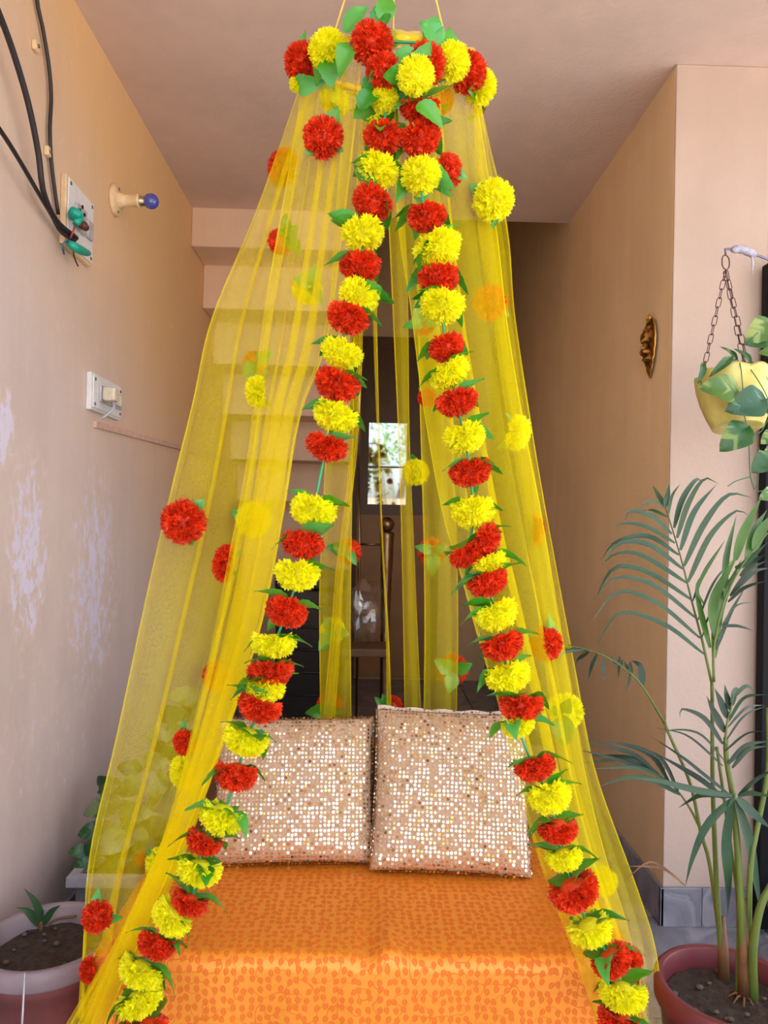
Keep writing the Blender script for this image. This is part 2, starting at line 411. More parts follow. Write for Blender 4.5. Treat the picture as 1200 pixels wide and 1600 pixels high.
# end drops
def side_drop(xs, sgn):
    rr = []
    for (zz, out) in ((BZ, 0), (BZ - .03, .010), (.25, .013), (.03, .016)):
        row = []
        for k in range(20):
            yy = BY0 + 0.01 + (BY1 - BY0 - .02) * k / 19
            row.append((xs + sgn * (out + .006 * math.sin(k * 1.1) * (BZ - zz) / .4), yy, zz)); uvs.append((yy, zz))
        rr.append(row)
    mb.grid(rr if sgn > 0 else [r[::-1] for r in rr])
n_main = len(uvs)
for sgn, xs in ((-1, BX0), (1, BX1)):
    st0 = len(uvs); side_drop(xs, sgn)
    if sgn < 0:
        for a in range(st0, len(uvs), 20): uvs[a:a+20] = uvs[a:a+20][::-1]
cov = mb.obj('brocade_cover', BROC, bench)
ul = cov.data.uv_layers.new(name='UVMap')
for lp in cov.data.loops: ul.data[lp.index].uv = uvs[lp.vertex_index]
sol = cov.modifiers.new('solid', 'SOLIDIFY'); sol.thickness = 0.003; sol.offset = -1
WOODB = plain('bench wood', srgb(110, 74, 46), 0.6)
bevel(MB().box((BX0 + .012, BY0 + .035, 0.33), (BX1 - .012, BY1, BZ - .012)).obj('seat_board', WOODB, bench, smooth=False))
for sx in (BX0 + .02, BX1 - .08):
    for sy in (BY0 + .05, BY1 - .07):
        MB().box((sx, sy, 0), (sx + .06, sy + .06, 0.33)).obj('leg', WOODB, bench, smooth=False)
bevel(MB().box((BX0 + .05, BY1 - .035, BZ - .012), (BX1 - .05, BY1, 0.70)).obj('backrest', WOODB, bench, smooth=False))

# ------------------------------------------------------------------ sequin cushions
SEQ, snt, sb = node_mat('gold sequins')
g = N(snt, 'ShaderNodeNewGeometry')
r = ramp(snt, [(0.0, srgb(150, 100, 45)), (0.12, srgb(226, 184, 130)), (0.3, srgb(250, 232, 205)), (0.8, srgb(255, 246, 230)), (1, srgb(240, 205, 110))], g.outputs['Random Per Island'])
snt.links.new(r.outputs[0], sb.inputs['Base Color']); sb.inputs['Metallic'].default_value = 1.0; sb.inputs['Roughness'].default_value = 0.22
CUSHF = plain('champagne mesh cloth', srgb(200, 166, 138), 0.8, scale=200, bump=0.3, var=0.18)
SELV = plain('pale plain cloth', srgb(236, 218, 206), 0.8)
def cushion(label, cx, y0, wd, ht, tilt, yaw_, th, seed, selv, rollz=0.0):
    rn = random.Random(seed)
    root = thing('sequin_cushion', label, 'cushion', (cx, y0, BZ), 'sequin cushions on the bench')
    Wm = Matrix.Translation((cx, y0, BZ + 0.006)) @ Matrix.Rotation(yaw_, 4, 'Z') @ Matrix.Rotation(rollz, 4, 'Y') @ Matrix.Rotation(-tilt, 4, 'X')
    def S(u, v, side):          # u,v in -1..1 ; side -1 front, +1 back
        e = (1 - abs(u) ** 5) * (1 - abs(v) ** 5)
        bulge = th * (0.5 * e ** 0.42 + 0.16 * (1 - u*u) * (1 - v*v))
        pin = 1 - 0.035 * (1 - v * v) * abs(u) ** 6
        return Vector((u * wd / 2 * pin, side * bulge, ht / 2 + v * ht / 2 * (1 - 0.03 * (1 - u*u) * abs(v) ** 6)))
    b_ = MB(); n = 36
    us = [math.sin(PI / 2 * (2 * i / n - 1)) for i in range(n + 1)]
    for side in (-1, 1):
        rows = [[S(us[i], us[j], side) for i in (range(n + 1) if side < 0 else range(n, -1, -1))] for j in range(n + 1)]
        b_.grid(rows)
    b_.obj('cushion_cover', CUSHF, root, world=Wm)
    q = MB(); nx, nz_ = int(wd / 0.0112), int(ht / 0.0112)
    for j in range(nz_):
        for i in range(nx):
            if rn.random() < 0.13: continue
            u = -1 + 2 * (i + 0.5 + 0.12 * rn.uniform(-1, 1)) / nx; v = -1 + 2 * (j + 0.5 + 0.12 * rn.uniform(-1, 1)) / nz_
            u = max(-.995, min(.995, u)); v = max(-.995, min(.995, v)); h = 0.004
            p = S(u, v, -1); du = S(min(1, u + h), v, -1) - S(max(-1, u - h), v, -1); dv = S(u, min(1, v + h), -1) - S(u, max(-1, v - h), -1)
            nn = du.cross(dv).normalized()
            if nn.y > 0: nn = -nn
            nn = (nn + Vector((rn.gauss(0, .15), rn.gauss(0, .13), rn.gauss(0, .15) + .04))).normalized()
            a = nn.orthogonal().normalized(); c2 = nn.cross(a); rad_ = 0.0042; p = p + nn * 0.0022
            q.add([p + a * math.cos(k * PI / 3.5) * rad_ + c2 * math.sin(k * PI / 3.5) * rad_ for k in range(7)], [tuple(range(7))])
    # sequins on the rim, turned outward
    for k in range(int(4 * wd / 0.011)):
        for lay in range(3):
            s4 = k / int(4 * wd / 0.011) * 4; sd = int(s4); f_ = (s4 - sd) * 2 - 1
            u, v, on = [(f_, -1, (0, -1)), (1, f_, (1, 0)), (-f_, 1, (0, 1)), (-1, -f_, (-1, 0))][sd]
            p = S(u * .985, v * .985, -1) + Vector((on[0] * .004, lay * .010 + rn.uniform(-.003, .003), on[1] * .004))
            nn = (Vector((on[0], -0.35, on[1])) + Vector((rn.gauss(0, .25), rn.gauss(0, .25), rn.gauss(0, .25)))).normalized()
            a = nn.orthogonal().normalized(); c2 = nn.cross(a)
            q.add([p + nn * .002 + a * math.cos(m_ * PI / 3.5) * .0042 + c2 * math.sin(m_ * PI / 3.5) * .0042 for m_ in range(7)], [tuple(range(7))])
    tag(q.obj('sequins', SEQ, root, smooth=False, world=Wm), kind='stuff')
    if selv:
        e = MB(); rows = []
        for zz, yy in ((ht - .004, -.012), (ht + .007, -.008), (ht + .010, .006), (ht + .002, .014)):
            rows.append([(wd / 2 * (-.99 + 1.98 * k / 24), yy, zz + .0025 * math.sin(k * 1.3) - .006 * (1 - (k / 12 - 1) ** 2)) for k in range(25)])
        tag(e.grid(rows).obj('edge_trim', SELV, root, world=Wm), 'pale pink plain cloth strip along the top edge')
    return root
cushion('gold sequin cushion standing at the left, half behind the other, no pale strip', -0.193, 2.082, 0.462, 0.40, math.radians(24), math.radians(2), 0.085, 3, False, math.radians(-0.6))
cushion('taller gold sequin cushion at the right with a pale cloth strip along its top', 0.245, 2.035, 0.445, 0.440, math.radians(25), math.radians(-3), 0.085, 4, True, math.radians(0.8))

# ------------------------------------------------------------------ canopy of yellow net
NET, nnt, nb = node_mat('yellow net')
def net_shader(m, nt, alpha, col):
    for n in list(nt.nodes):
        if n.type == 'BSDF_PRINCIPLED': nt.nodes.remove(n)
    d = N(nt, 'ShaderNodeBsdfDiffuse'); t = N(nt, 'ShaderNodeBsdfTranslucent'); x = N(nt, 'ShaderNodeBsdfTransparent')
    d.inputs[0].default_value = (*col, 1); t.inputs[0].default_value = (*col, 1)
    m1 = N(nt, 'ShaderNodeMixShader'); m1.inputs[0].default_value = 0.4
    nt.links.new(d.outputs[0], m1.inputs[1]); nt.links.new(t.outputs[0], m1.inputs[2])
    tc = N(nt, 'ShaderNodeTexCoord'); nz = N(nt, 'ShaderNodeTexNoise', i_Scale=900.0, i_Detail=1.0); nt.links.new(tc.outputs['Object'], nz.inputs['Vector'])
    mr = N(nt, 'ShaderNodeMapRange'); nt.links.new(nz.outputs[0], mr.inputs[0]); mr.inputs[1].default_value = .3; mr.inputs[2].default_value = .7
    mr.inputs[3].default_value = alpha * .92; mr.inputs[4].default_value = alpha * 1.08
    m2 = N(nt, 'ShaderNodeMixShader'); nt.links.new(mr.outputs[0], m2.inputs[0])
    nt.links.new(x.outputs[0], m2.inputs[1]); nt.links.new(m1.outputs[0], m2.inputs[2])
    nt.links.new(m2.outputs[0], nt.nodes['Material Output'].inputs[0])
YEL = srgb(255, 236, 24)
net_shader(NET, nnt, 0.36, YEL)
HEM, hnt, hb = node_mat('net hem'); net_shader(HEM, hnt, 0.5, YEL)
RC = P(612, 106, 1.75)
canopy = thing('canopy', 'round hanging canopy of sheer yellow net over the orange bench, hung by four cords', 'canopy', (RC.x, RC.y, BZ))
HOOPM = plain('yellow wrapped hoop', srgb(240, 190, 60), 0.7)
RR = 0.2; TILT = math.radians(-16)
RM = Matrix.Translation(RC) @ Matrix.Rotation(-TILT, 4, 'X')
def ringp(a, r=RR, z=0.0): return RM @ Vector((r * math.cos(a), r * math.sin(a), z))
hp = MB(); hp.tube([ringp(2 * PI * k / 40) for k in range(41)], 0.008, 8, False); hp.obj('hoop', HOOPM, canopy)
hookp = Vector((RC.x + 0.0, RC.y, ZC))
CORD = plain('yellow cord', srgb(236, 196, 90), 0.7)
for (px, py, d) in ((519, 62, 1.63), (598, 60, 1.92), (614, 62, 1.56), (697, 66, 1.62)):
    MB().tube([P(px, py, d), P(px, py, d).lerp(hookp, .5), hookp], 0.0022, 6).obj('cord', CORD, canopy)
MB().ball(hookp, 0.012, 10).obj('ceiling_hook', STEEL, canopy)
bandm = MB()   # the gathered band of net round the hoop
rows = []
for k in range(97):
    a = 2 * PI * k / 96; w_ = 0.006 * math.sin(k * 2.1)
    rows.append([ringp(a, RR + .012 + w_, .012), ringp(a, RR + .010 + w_, 0), ringp(a, RR + .014 + w_, -.022)])
bandm.grid(rows); bandm.obj('gathered_band', HEM, canopy)

def net_panel(L, R, n, k, D, rows=64, per=18, seed=0, hemL=True, hemR=True, gather=0.25):
    rn = random.Random(seed)
    Q = lambda p: ringp(math.radians(p), RR + .008, -.02) if isinstance(p, (int, float)) else P(*p)
    A = crom([Q(p) for p in L], rows); B = crom([Q(p) for p in R], rows)
    cols = max(6, int(per * n)); ph0 = rn.uniform(0, 6.28); am = [rn.uniform(.5, 1.5) for _ in range(int(n) + 3)]
    grid = []
    for j in range(rows):
        t = j / (rows - 1); row = []
        T = (A[min(j+1, rows-1)] - A[max(j-1, 0)]).normalized(); X = (B[j] - A[j]); wdt = X.length
        nn = X.cross(T); nn = nn.normalized() if nn.length > 1e-6 else Vector((0, -1, 0))
        if nn.y > 0: nn = -nn
        for i in range(cols + 1):
            s = i / cols; fade = math.sin(PI * min(1, s * 3) / 2) * math.sin(PI * min(1, (1 - s) * 3) / 2)
            a_ = am[int(s * n)] * (1 - (s * n) % 1) + am[int(s * n) + 1] * ((s * n) % 1)
            ph = 2 * PI * n * s + ph0 + 0.7 * math.sin(2.2 * t + ph0)
            u = s + fade * k * a_ / (2 * PI * n) * math.sin(ph)
            off = D * a_ * (gather + (1 - gather) * min(1, t * 2.0)) * math.cos(ph) * fade
            p = A[j].lerp(B[j], u) + nn * off
            p += nn * 0.004 * noise.noise(Vector((s * 6 * n, t * 7, seed)))
            row.append(p)
        grid.append(row)
    o = MB().grid(grid).obj('net_panel', NET, canopy)
    for on, c0, c1 in ((hemL, 0, 1), (hemR, cols, cols - 1)):
        if not on: continue
        rr = []
        for j in range(rows):
            e = grid[j][c0]; q = (grid[j][c1] - e); q = q.normalized() if q.length > 1e-7 else Vector((1, 0, 0))
            rr.append([e + Vector((0, -.0015, 0)), e + q * 0.0038 + Vector((0, -.0015, 0))])
        MB().grid(rr).obj('hem', HEM, o)
    return o
# outer left sheet, then the gathered front bundle, back strips, right front, outer right
net_panel([182,(400,330,1.8),(330,500,1.86),(298,640,1.88),(240,880,1.86),(182,1150,1.8),(141,1330,1.72),(129,1480,1.66),(128,1590,1.62)],
          [150,(455,330,1.9),(425,500,1.96),(410,640,1.98),(385,820,1.98),(330,1050,1.94),(275,1250,1.86),(220,1420,1.78),(170,1590,1.7)], 2.5, 1.3, .025, seed=1, hemR=False)
net_panel([192,(440,330,1.70),(408,520,1.74),(385,720,1.76),(352,900,1.74),(318,1060,1.72),(285,1200,1.68),(248,1330,1.64),(195,1445,1.60),(102,1602,1.56)],
          [252,(540,330,1.62),(512,530,1.64),(470,650,1.65),(444,800,1.65),(408,980,1.64),(352,1150,1.62),(302,1280,1.59),(240,1420,1.56),(165,1602,1.54)], 5, 2.0, .024, rows=80, seed=2)
net_panel([112,(556,330,2.05),(552,560,2.2),(549,680,2.28),(541,760,2.32),(533,830,2.36),(524,900,2.40),(516,1000,2.44),(503,1140,2.47)],
          [104,(570,330,2.05),(566,560,2.2),(560,680,2.28),(552,760,2.32),(544,830,2.36),(537,900,2.40),(532,1000,2.44),(522,1140,2.47)], 3, 2.0, .012, seed=3)
net_panel([124,(520,400,2.1),(512,640,2.3),(500,880,2.42),(499,1000,2.46),(501,1180,2.50)],
          [108,(558,400,2.1),(553,640,2.3),(549,880,2.42),(548,1000,2.46),(550,1180,2.50)], 1, .5, .012, seed=4)
net_panel([96,(606,330,2.05),(614,500,2.16),(622,680,2.28),(628,880,2.40),(633,1160,2.50)],
          [86,(632,330,2.05),(638,500,2.16),(640,680,2.28),(648,880,2.40),(660,1160,2.50)], 1, .5, .010, seed=5)
net_panel([104,(580,400,2.1),(589,680,2.28),(596,850,2.38),(603,1000,2.44),(604,1150,2.50)],
          [99,(588,400,2.1),(593,680,2.28),(599,850,2.38),(608,1000,2.44),(613,1150,2.50)], 1, 1.2, .008, seed=6)
net_panel([78,(650,400,2.1),(656,640,2.26),(662,860,2.38),(663,1000,2.44),(661,1170,2.50)],
          [58,(694,400,2.1),(706,640,2.26),(714,860,2.38),(716,1000,2.44),(712,1170,2.50)], 1.5, .7, .012, seed=7)
net_panel([270,(620,330,1.63),(641,480,1.64),(662,640,1.64),(691,800,1.64),(720,900,1.63),(750,1010,1.62),(781,1110,1.60),(806,1210,1.59),(848,1360,1.57),(890,1475,1.56),(934,1605,1.54)],
          [330,(776,360,1.76),(792,500,1.79),(817,650,1.80),(838,760,1.80),(862,900,1.80),(888,1050,1.79),(913,1200,1.77),(947,1340,1.75),(985,1460,1.73),(1016,1605,1.70)], 4, 1.2, .022, rows=80, seed=8)
net_panel([335,(745,330,1.90),(770,500,1.94),(790,640,1.95),(818,800,1.95),(846,1000,1.93),(876,1200,1.88),(925,1400,1.82),(965,1600,1.76)],
          [368,(792,350,1.88),(806,500,1.91),(836,700,1.93),(868,880,1.93),(900,1050,1.91),(932,1210,1.88),(1000,1400,1.83),(1026,1490,1.80),(1038,1605,1.76)], 2.5, 1.0, .02, rows=70, seed=10, hemL=False)

# ------------------------------------------------------------------ marigolds
RED = plain('red paper petals', (0.90, 0.052, 0.006), 0.55, island=True, var=.38, transl=0.32)
YLW = plain('yellow paper petals', (1.0, 0.93, 0.008), 0.6, island=True, var=.12, transl=0.38)
def petals(seed, polar, flat, n=330, R=1.0):
    rn = random.Random(seed); m = MB()
    m.ball((0, 0, 0.1), 0.62 * R, 14, (1, 1, flat))
    cmin = math.cos(polar)
    for i in range(n):
        cz = 1 - (1 - cmin) * (i + .5) / n; az = i * 2.399963 + rn.uniform(-.25, .25)
        cz = max(-1, min(1, cz + rn.uniform(-.05, .05))); sn = math.sqrt(max(0, 1 - cz * cz))
        d = Vector((sn * math.cos(az), sn * math.sin(az), cz * flat)); ln = d.length; d.normalize()
        e = R * ln * rn.uniform(.90, 1.07)
        a = d.orthogonal().normalized(); a.rotate(Matrix.Rotation(rn.uniform(0, 6.28), 3, d)); b = d.cross(a)
        bend = b * rn.uniform(-.10, .10) * R; w0, w1 = .05 * R, rn.uniform(.085, .135) * R
        p0 = d * e * .45; p1 = d * e * .8 + bend * .3; p2 = d * e + bend
        fold = b * rn.uniform(.02, .05) * R
        m.add([p0 - a*w0, p0 + a*w0, p1 - a*w1*.85, p1 + fold, p1 + a*w1*.85, p2 - a*w1 + d*.02*R, p2 + fold - d*.05*R, p2 + a*w1 + d*.03*R],
              [(0, 1, 4, 3), (0, 3, 2), (2, 3, 6, 5), (3, 4, 7, 6)])
    return m
DOME = {}
for col, mt_ in (('R', RED), ('Y', YLW)):
    DOME[col] = [petals(10 + k, math.radians(112), (.80, .72, .86, .76)[k]).mesh('petals', mt_, False) for k in range(4)]
BALL = {c: petals(40, math.radians(140), .92, 420).mesh('petals', m_, False) for c, m_ in (('R', RED), ('Y', YLW))}
LEAFM, lnt, lb = node_mat('plastic leaf')
tc = N(lnt, 'ShaderNodeTexCoord'); nz = N(lnt, 'ShaderNodeTexNoise', i_Scale=3.0); oi = N(lnt, 'ShaderNodeObjectInfo')
lr = ramp(lnt, [(0, srgb(44, 134, 24)), (.55, srgb(84, 164, 40)), (1, srgb(92, 188, 96))], oi.outputs['Random'])
lnt.links.new(lr.outputs[0], lb.inputs['Base Color']); lb.inputs['Roughness'].default_value = .3; lb.inputs['Specular IOR Level'].default_value = .7
tr_ = N(lnt, 'ShaderNodeBsdfTranslucent'); mx_ = N(lnt, 'ShaderNodeMixShader'); mx_.inputs[0].default_value = .25
lnt.links.new(lr.outputs[0], tr_.inputs[0]); lnt.links.new(lb.outputs[0], mx_.inputs[1]); lnt.links.new(tr_.outputs[0], mx_.inputs[2])
lnt.links.new(mx_.outputs[0], lnt.nodes['Material Output'].inputs[0])
def leaf_mesh(seed, ln=1.0, wd=.56, curl=.25, cup=.2, serr=True, mat=None, name='leaf', heart_=False):
    rn = random.Random(seed); m = MB(); rows = []
    n = 12
    for i in range(n + 1):
        t = (i / n) ** 1.25
        if heart_: w_ = wd / 2 * min(1.0, 1.9 * t ** .5) * max(0, 1 - t ** 2.3) ** .8 * 1.08
        else: w_ = wd / 2 * (math.sin(PI * t ** .80) ** .8) * (1 - .25 * t) * 1.15
        if serr and 0 < i < n: w_ *= 1.0 + (.05 if i % 2 else -.05)
        z = curl * (t * t) * -1 + .10 * math.sin(t * PI); x = ln * (t - .12 * curl * t * t)
        rows.append([(x - (.16 * abs(s) ** 1.5 * (1 - t) ** 3 if heart_ else 0), s * w_, z + cup * abs(s) * w_ - (0.02 if s == 0 else 0) + .02 * math.sin(9 * t + s * 2)) for s in (-1, -.5, 0, .5, 1)])
    m.grid(rows); return m.mesh(name, mat or LEAFM)
LEAVES = [leaf_mesh(1, curl=.25, wd=.60), leaf_mesh(2, curl=.45, cup=.3, wd=.60), leaf_mesh(3, curl=-.15, cup=.3, wd=.62), leaf_mesh(4, curl=.05, wd=.68)]
TUBEM = plain('green plastic tube', srgb(40, 150, 96), .4)
def put_leaf(parent, loc, direction, up, s, name='leaf', k=None):
    x = Vector(direction).normalized(); z = Vector(up); z = (z - x * z.dot(x)); z = z.normalized() if z.length > 1e-5 else x.orthogonal().normalized()
    y = z.cross(x); Mx = Matrix((x, y, z)).transposed().to_4x4(); Mx.translation = Vector(loc)
    return inst(name, rnd.choice(LEAVES) if k is None else LEAVES[k], parent, Mx @ Matrix.Scale(s, 4))
def bloom(parent, loc, face, r, col, ball=False, name='flower', squash=1.0):
    me = BALL[col] if ball else rnd.choice(DOME[col])
    Mx = frame(face, loc, rnd.uniform(0, 6.28), r)
    if squash != 1.0: Mx = Mx @ Matrix.Diagonal((1, 1, squash, 1))
    return inst(name, me, parent, Mx)
LEAFL = 0.076
def garland(name, label, pts, tail, grp=None):
    # pts: (px, py, depth, colour, radius px, facing, leaf azimuths)
    w3 = [P(a[0], a[1], a[2]) for a in pts]
    root = thing(name, label, 'garland', w3[0], grp)
    line = crom(w3 + ([P(*tail)] if tail else []), 5 * len(w3))
    MB().tube([p + Vector((0, .010, 0)) for p in line], .0028, 6).obj('string', TUBEM, root)
    for i, (px, py, d, col, rpx, face, lv) in enumerate(pts):
        p = w3[i]; ax = (w3[min(i+1, len(w3)-1)] - w3[max(i-1, 0)]).normalized()
        r = rpx / FPX * d
        f = Vector(face) if face else (ax + Vector((rnd.uniform(-.3, .3), rnd.uniform(-.45, -.05), rnd.uniform(-.15, .25)))).normalized()
        f.normalize()
        big = face is not None and f.y < -.8
        bloom(root, p - f * r * .35, f, r * (1.0 if big else 1.12), col, ball=big)
        back = p - f * r * .48
        if lv is None:
            a0 = rnd.uniform(0, 6.28); lv_ = [a0, a0 + 2.1 + rnd.uniform(-.3, .3), a0 + 4.2 + rnd.uniform(-.3, .3)] + ([a0 + 1.05] if rnd.random() < .6 else [])
        else: lv_ = [math.radians(a) for a in lv]
        X = f.orthogonal().normalized() if abs(f.z) < .5 else (Vector((1, 0, 0)) - f * f.x).normalized()
        Y = f.cross(X)
        for a in lv_:
            dr_ = X * math.cos(a) + Y * math.sin(a)
            while lv is None and dr_.y < -.55 and rnd.random() < .85:
                a = rnd.uniform(0, 6.28); dr_ = X * math.cos(a) + Y * math.sin(a)
            dr_ = dr_ + f * rnd.uniform(-.35, .25)
            put_leaf(root, back, dr_, -f, LEAFL * rnd.uniform(.82, 1.12))
    return root
DN = None
def gd(i, n): return 1.555 - 0.05 * i / n
LG = [(598,222,'R',29),(587,273,'Y',31),(578,322,'R',30),(567,372,'Y',31),(563,423,'R',30),(557,468,'Y',30),(541,503,'R',31),(531,558,'Y',31),(524,607,'R',33),(521,657,'Y',33),
      (508,705,'R',31),(487,806,'Y',34),(472,857,'R',31),(464,904,'Y',33),(445,962,'R',31),(427,1014,'Y',33),(423,1058,'R',33),(414,1084,'Y',28),(403,1113,'R',32),(382,1163,'Y',33),(367,1218,'R',31),
      (344,1284,'Y',33),(315,1322,'R',27),(308,1368,'Y',33),(292,1417,'R',27),(263,1438,'Y',31),(241,1483,'R',28),(215,1527,'Y',33),(221,1572,'Y',33),(228,1615,'R',30)]
RG = [(656,176,'R',29),(659,222,'R',30),(658,280,'Y',30),(667,346,'R',29),(688,396,'Y',36),(685,441,'R',30),(690,485,'Y',33),(700,548,'R',27),(707,590,'Y',31),(716,635,'R',31),
      (728,690,'Y',31),(737,745,'R',31),(740,806,'Y',32),(735,872,'R',28),(764,851,'R',30),(768,886,'Y',26),(763,915,'R',30),(779,966,'Y',32),(788,1014,'R',31),(796,1064,'Y',33),(814,1110,'R',32),
      (812,1140,'Y',24),(838,1206,'R',30),(861,1252,'Y',33),(872,1303,'R',29),(883,1347,'Y',27),(902,1401,'R',37),(926,1460,'Y',32),(960,1507,'R',30),(973,1563,'Y',34),(966,1608,'R',32)]
def prep(G): return [(x, y, gd(i, len(G)), c, r * .97, None, None) for i, (x, y, c, r) in enumerate(G)]
garland('marigold_garland', 'long red and yellow marigold garland hanging down the left edge of the net opening', [(603,157,1.55,'Y',20,(.3,-.6,-.6),[0,120,200,300])] + prep(LG), None, 'marigold garlands at the net opening')
garland('marigold_garland', 'long red and yellow marigold garland hanging down the right edge of the net opening', [(651,120,1.49,'Y',27,(.1,-.75,-.6),[60,180,270])] + prep(RG), None, 'marigold garlands at the net opening')
# wreath round the hoop: flowers face outward
wre = [(465,96,1.72,'R',29,(-.75,-.6,-.2)),(458,133,1.74,'Y',11,(-.8,-.3,-.4)),(507,72,1.64,'Y',30,(-.5,-.85,.1)),(580,62,1.57,'R',33,(-.1,-.95,-.1)),(600,110,1.56,'R',28,(.1,-.9,-.4)),
       (666,97,1.585,'R',32,(.2,-.9,-.25)),(710,94,1.63,'Y',29,(.4,-.88,-.2)),(739,112,1.70,'R',30,(.8,-.55,-.2)),(758,138,1.78,'Y',26,(.95,-.1,-.2)),(752,170,1.84,'R',12,(.7,.5,-.2)),
       (521,162,1.86,'Y',24,(-.4,.85,-.2)),(572,172,1.92,'Y',18,(-.1,.95,-.2)),(585,180,1.90,'Y',22,(0,.95,-.3)),(690,165,1.90,'R',22,(.4,.85,-.3))]
wr = thing('marigold_wreath', 'ring of red and yellow marigolds with leaves round the top hoop of the canopy', 'wreath', RC)
MB().tube([ringp(2 * PI * k / 32, RR + .02, -.012) for k in range(33)], .003, 5, False).obj('string', TUBEM, wr)
for (px, py, d, col, rpx, f) in wre:
    f = Vector(f).normalized(); r = rpx / FPX * d
    if f.y < 0:
        for _ in range(4):
            dx = max(-RR, min(RR, P(px, py, d).x - RC.x)); d = RC.y - math.sqrt(max(0, (RR + .016) ** 2 - dx * dx)) - r * .35
    p = P(px, py, d)
    bloom(wr, p - f * r * .3, f, r, col, ball=rpx > 25)
    X = (Vector((1, 0, 0)) - f * f.x).normalized() if abs(f.x) < .9 else (Vector((0, 1, 0)) - f * f.y).normalized()
    Y = f.cross(X); a0 = rnd.uniform(0, 2)
    for q in range(2 if rpx > 20 else 1):
        a = a0 + q * 2.2; put_leaf(wr, p - f * r * .5, X * math.cos(a) + Y * math.sin(a) - f * .3, f, LEAFL * .95)
for (px, py, d, dx, dz) in ((548,68,1.60,-.2,-.5),(585,45,1.58,.5,1),(600,38,1.58,.1,1),(537,50,1.62,.3,.2),(672,70,1.62,.1,.6),(690,72,1.62,-.5,.5),(512,92,1.64,.15,-1),(615,95,1.58,.5,.1),(560,170,1.6,.4,.4),(650,165,1.57,.6,-.3)):
    d -= .06; put_leaf(wr, P(px, py, d), (dx, -.1, dz), (0, -1, .2), LEAFL * .9)

# single marigolds pinned on the net
G_ = 'marigolds pinned one by one on the net'
def loose(px, py, d, col, rpx, face, leaves, label, squash=1.0):
    away = face[1] > .5
    if away: d += .045
    p = P(px, py, d); f = Vector(face).normalized(); r = rpx / FPX * d
    t = thing('marigold', label, 'flower', p, G_)
    bloom(t, p, f, r, col, ball=(f.y < -.8), squash=squash)
    for (lx, ly) in leaves:       # leaf tips as seen
        tip = P(lx, ly, d - (0 if f.y < 0 else .02)) - f * r * (.7 if away else .15); b0 = p - f * r * (.62 if away else .25)
        dv = tip - b0; put_leaf(t, b0 + dv * .05, dv, -f if f.y > 0 else f, max(.050, min(.080, dv.length)))
    return t
F, Bk = (0, -1, -.05), (0.05, 1, -.1)
loose(505,215,1.60,'R',32,(-.05,-1,-.25),[(527,172),(535,235),(478,240)],'red marigold facing front high on the left net, below the wreath')
loose(443,262,1.95,'R',29,(-.7,-.6,0),[(428,290)],'orange-looking red marigold veiled by net, high at the upper left edge')
loose(438,378,1.78,'R',20,(-.5,.8,0),[(440,340),(455,360),(462,400)],'red marigold half hidden by its green leaf, in front of the stair beams')
loose(480,452,1.95,'Y',24,(-.3,.9,0),[(460,440),(490,420),(498,470)],'yellow marigold barely showing through the dense left net folds')
loose(404,612,1.75,'Y',26,(-.95,-.25,-.1),[(417,575),(418,640)],'yellow marigold turned sideways, halfway up the left net')
loose(398,566,1.98,'R',18,(-.3,.9,.1),[(425,550),(378,590)],'faint orange bloom veiled by net just above the sideways yellow one')
loose(287,815,1.80,'R',35,(-.1,-1,-.05),[(250,795),(318,782),(298,852),(265,820)],'large red marigold facing front, standing out against the flaking wall')
loose(396,812,1.92,'Y',28,(-.2,-.9,0),[(360,800),(420,785)],'yellow marigold veiled by the net, right of the large red one')
loose(353,880,1.78,'R',30,(-.95,-.35,.1),[(370,862),(368,900)],'red marigold turned sideways on the left net fold',.8)
loose(340,1057,1.86,'R',24,(-.3,-.9,0),[(322,1075)],'orange-looking red marigold veiled by net, low on the left side')
loose(291,1160,1.73,'R',22,(-.6,-.7,-.3),[(285,1127),(310,1145)],'red marigold under a green leaf beside the left net sash')
loose(287,1207,1.72,'Y',28,(-.85,-.5,-.2),[(305,1185),(300,1235)],'ragged yellow marigold below the red one at the left net sash')
loose(253,1350,1.76,'Y',26,(-.4,-.9,0),[(232,1328),(285,1330)],'yellow marigold veiled by the lower left net sash')
loose(221,1342,1.80,'R',11,(-.9,-.2,0),[],'tiny orange bloom peeping at the lower left net sash')
loose(152,1432,1.64,'R',24,(-.15,-1,-.05),[(145,1397),(186,1440)],'small red marigold in front of the grey-pink flowerpot')
loose(140,1516,1.63,'R',19,(-.8,-.4,0),[(150,1535)],'red marigold half hidden by the net sash at the bottom left')
loose(771,312,1.70,'Y',33,(.15,-1,-.2),[(735,290),(775,352)],'large yellow marigold facing front high on the right net')
loose(766,473,1.93,'R',28,(.2,-.95,0),[(795,495)],'orange-looking red marigold veiled by net, high on the right side')
loose(808,676,1.84,'Y',28,(.8,-.5,-.2),[(797,650),(785,705),(802,690)],'yellow marigold with leaves at the middle of the right net edge')
loose(838,828,1.95,'R',25,(.95,-.2,0),[(822,800),(822,855)],'orange bloom seen sideways through the right net',.7)
loose(853,1006,1.76,'R',27,(.5,-.85,-.15),[(873,965),(825,995)],'fluffy red marigold with a leaf above, on the right net edge')
loose(884,1110,1.84,'Y',28,(.4,.85,.05),[(872,1100),(885,1160),(895,1085)],'yellow marigold behind its own leaf, low on the right net')
loose(943,1377,1.86,'Y',22,(.4,-.85,0),[(925,1350)],'yellow marigold veiled by net near the floor at the right')
loose(978,1495,1.62,'R',26,(.3,.2,.9),[(955,1530),(985,1530)],'red marigold lying upturned with dark leaves, lower right end of the bench')
loose(700,268,1.60,'R',27,(.7,-.6,-.2),[(728,280),(690,296),(715,240)],'red marigold with two leaves tucked right of the garland top')
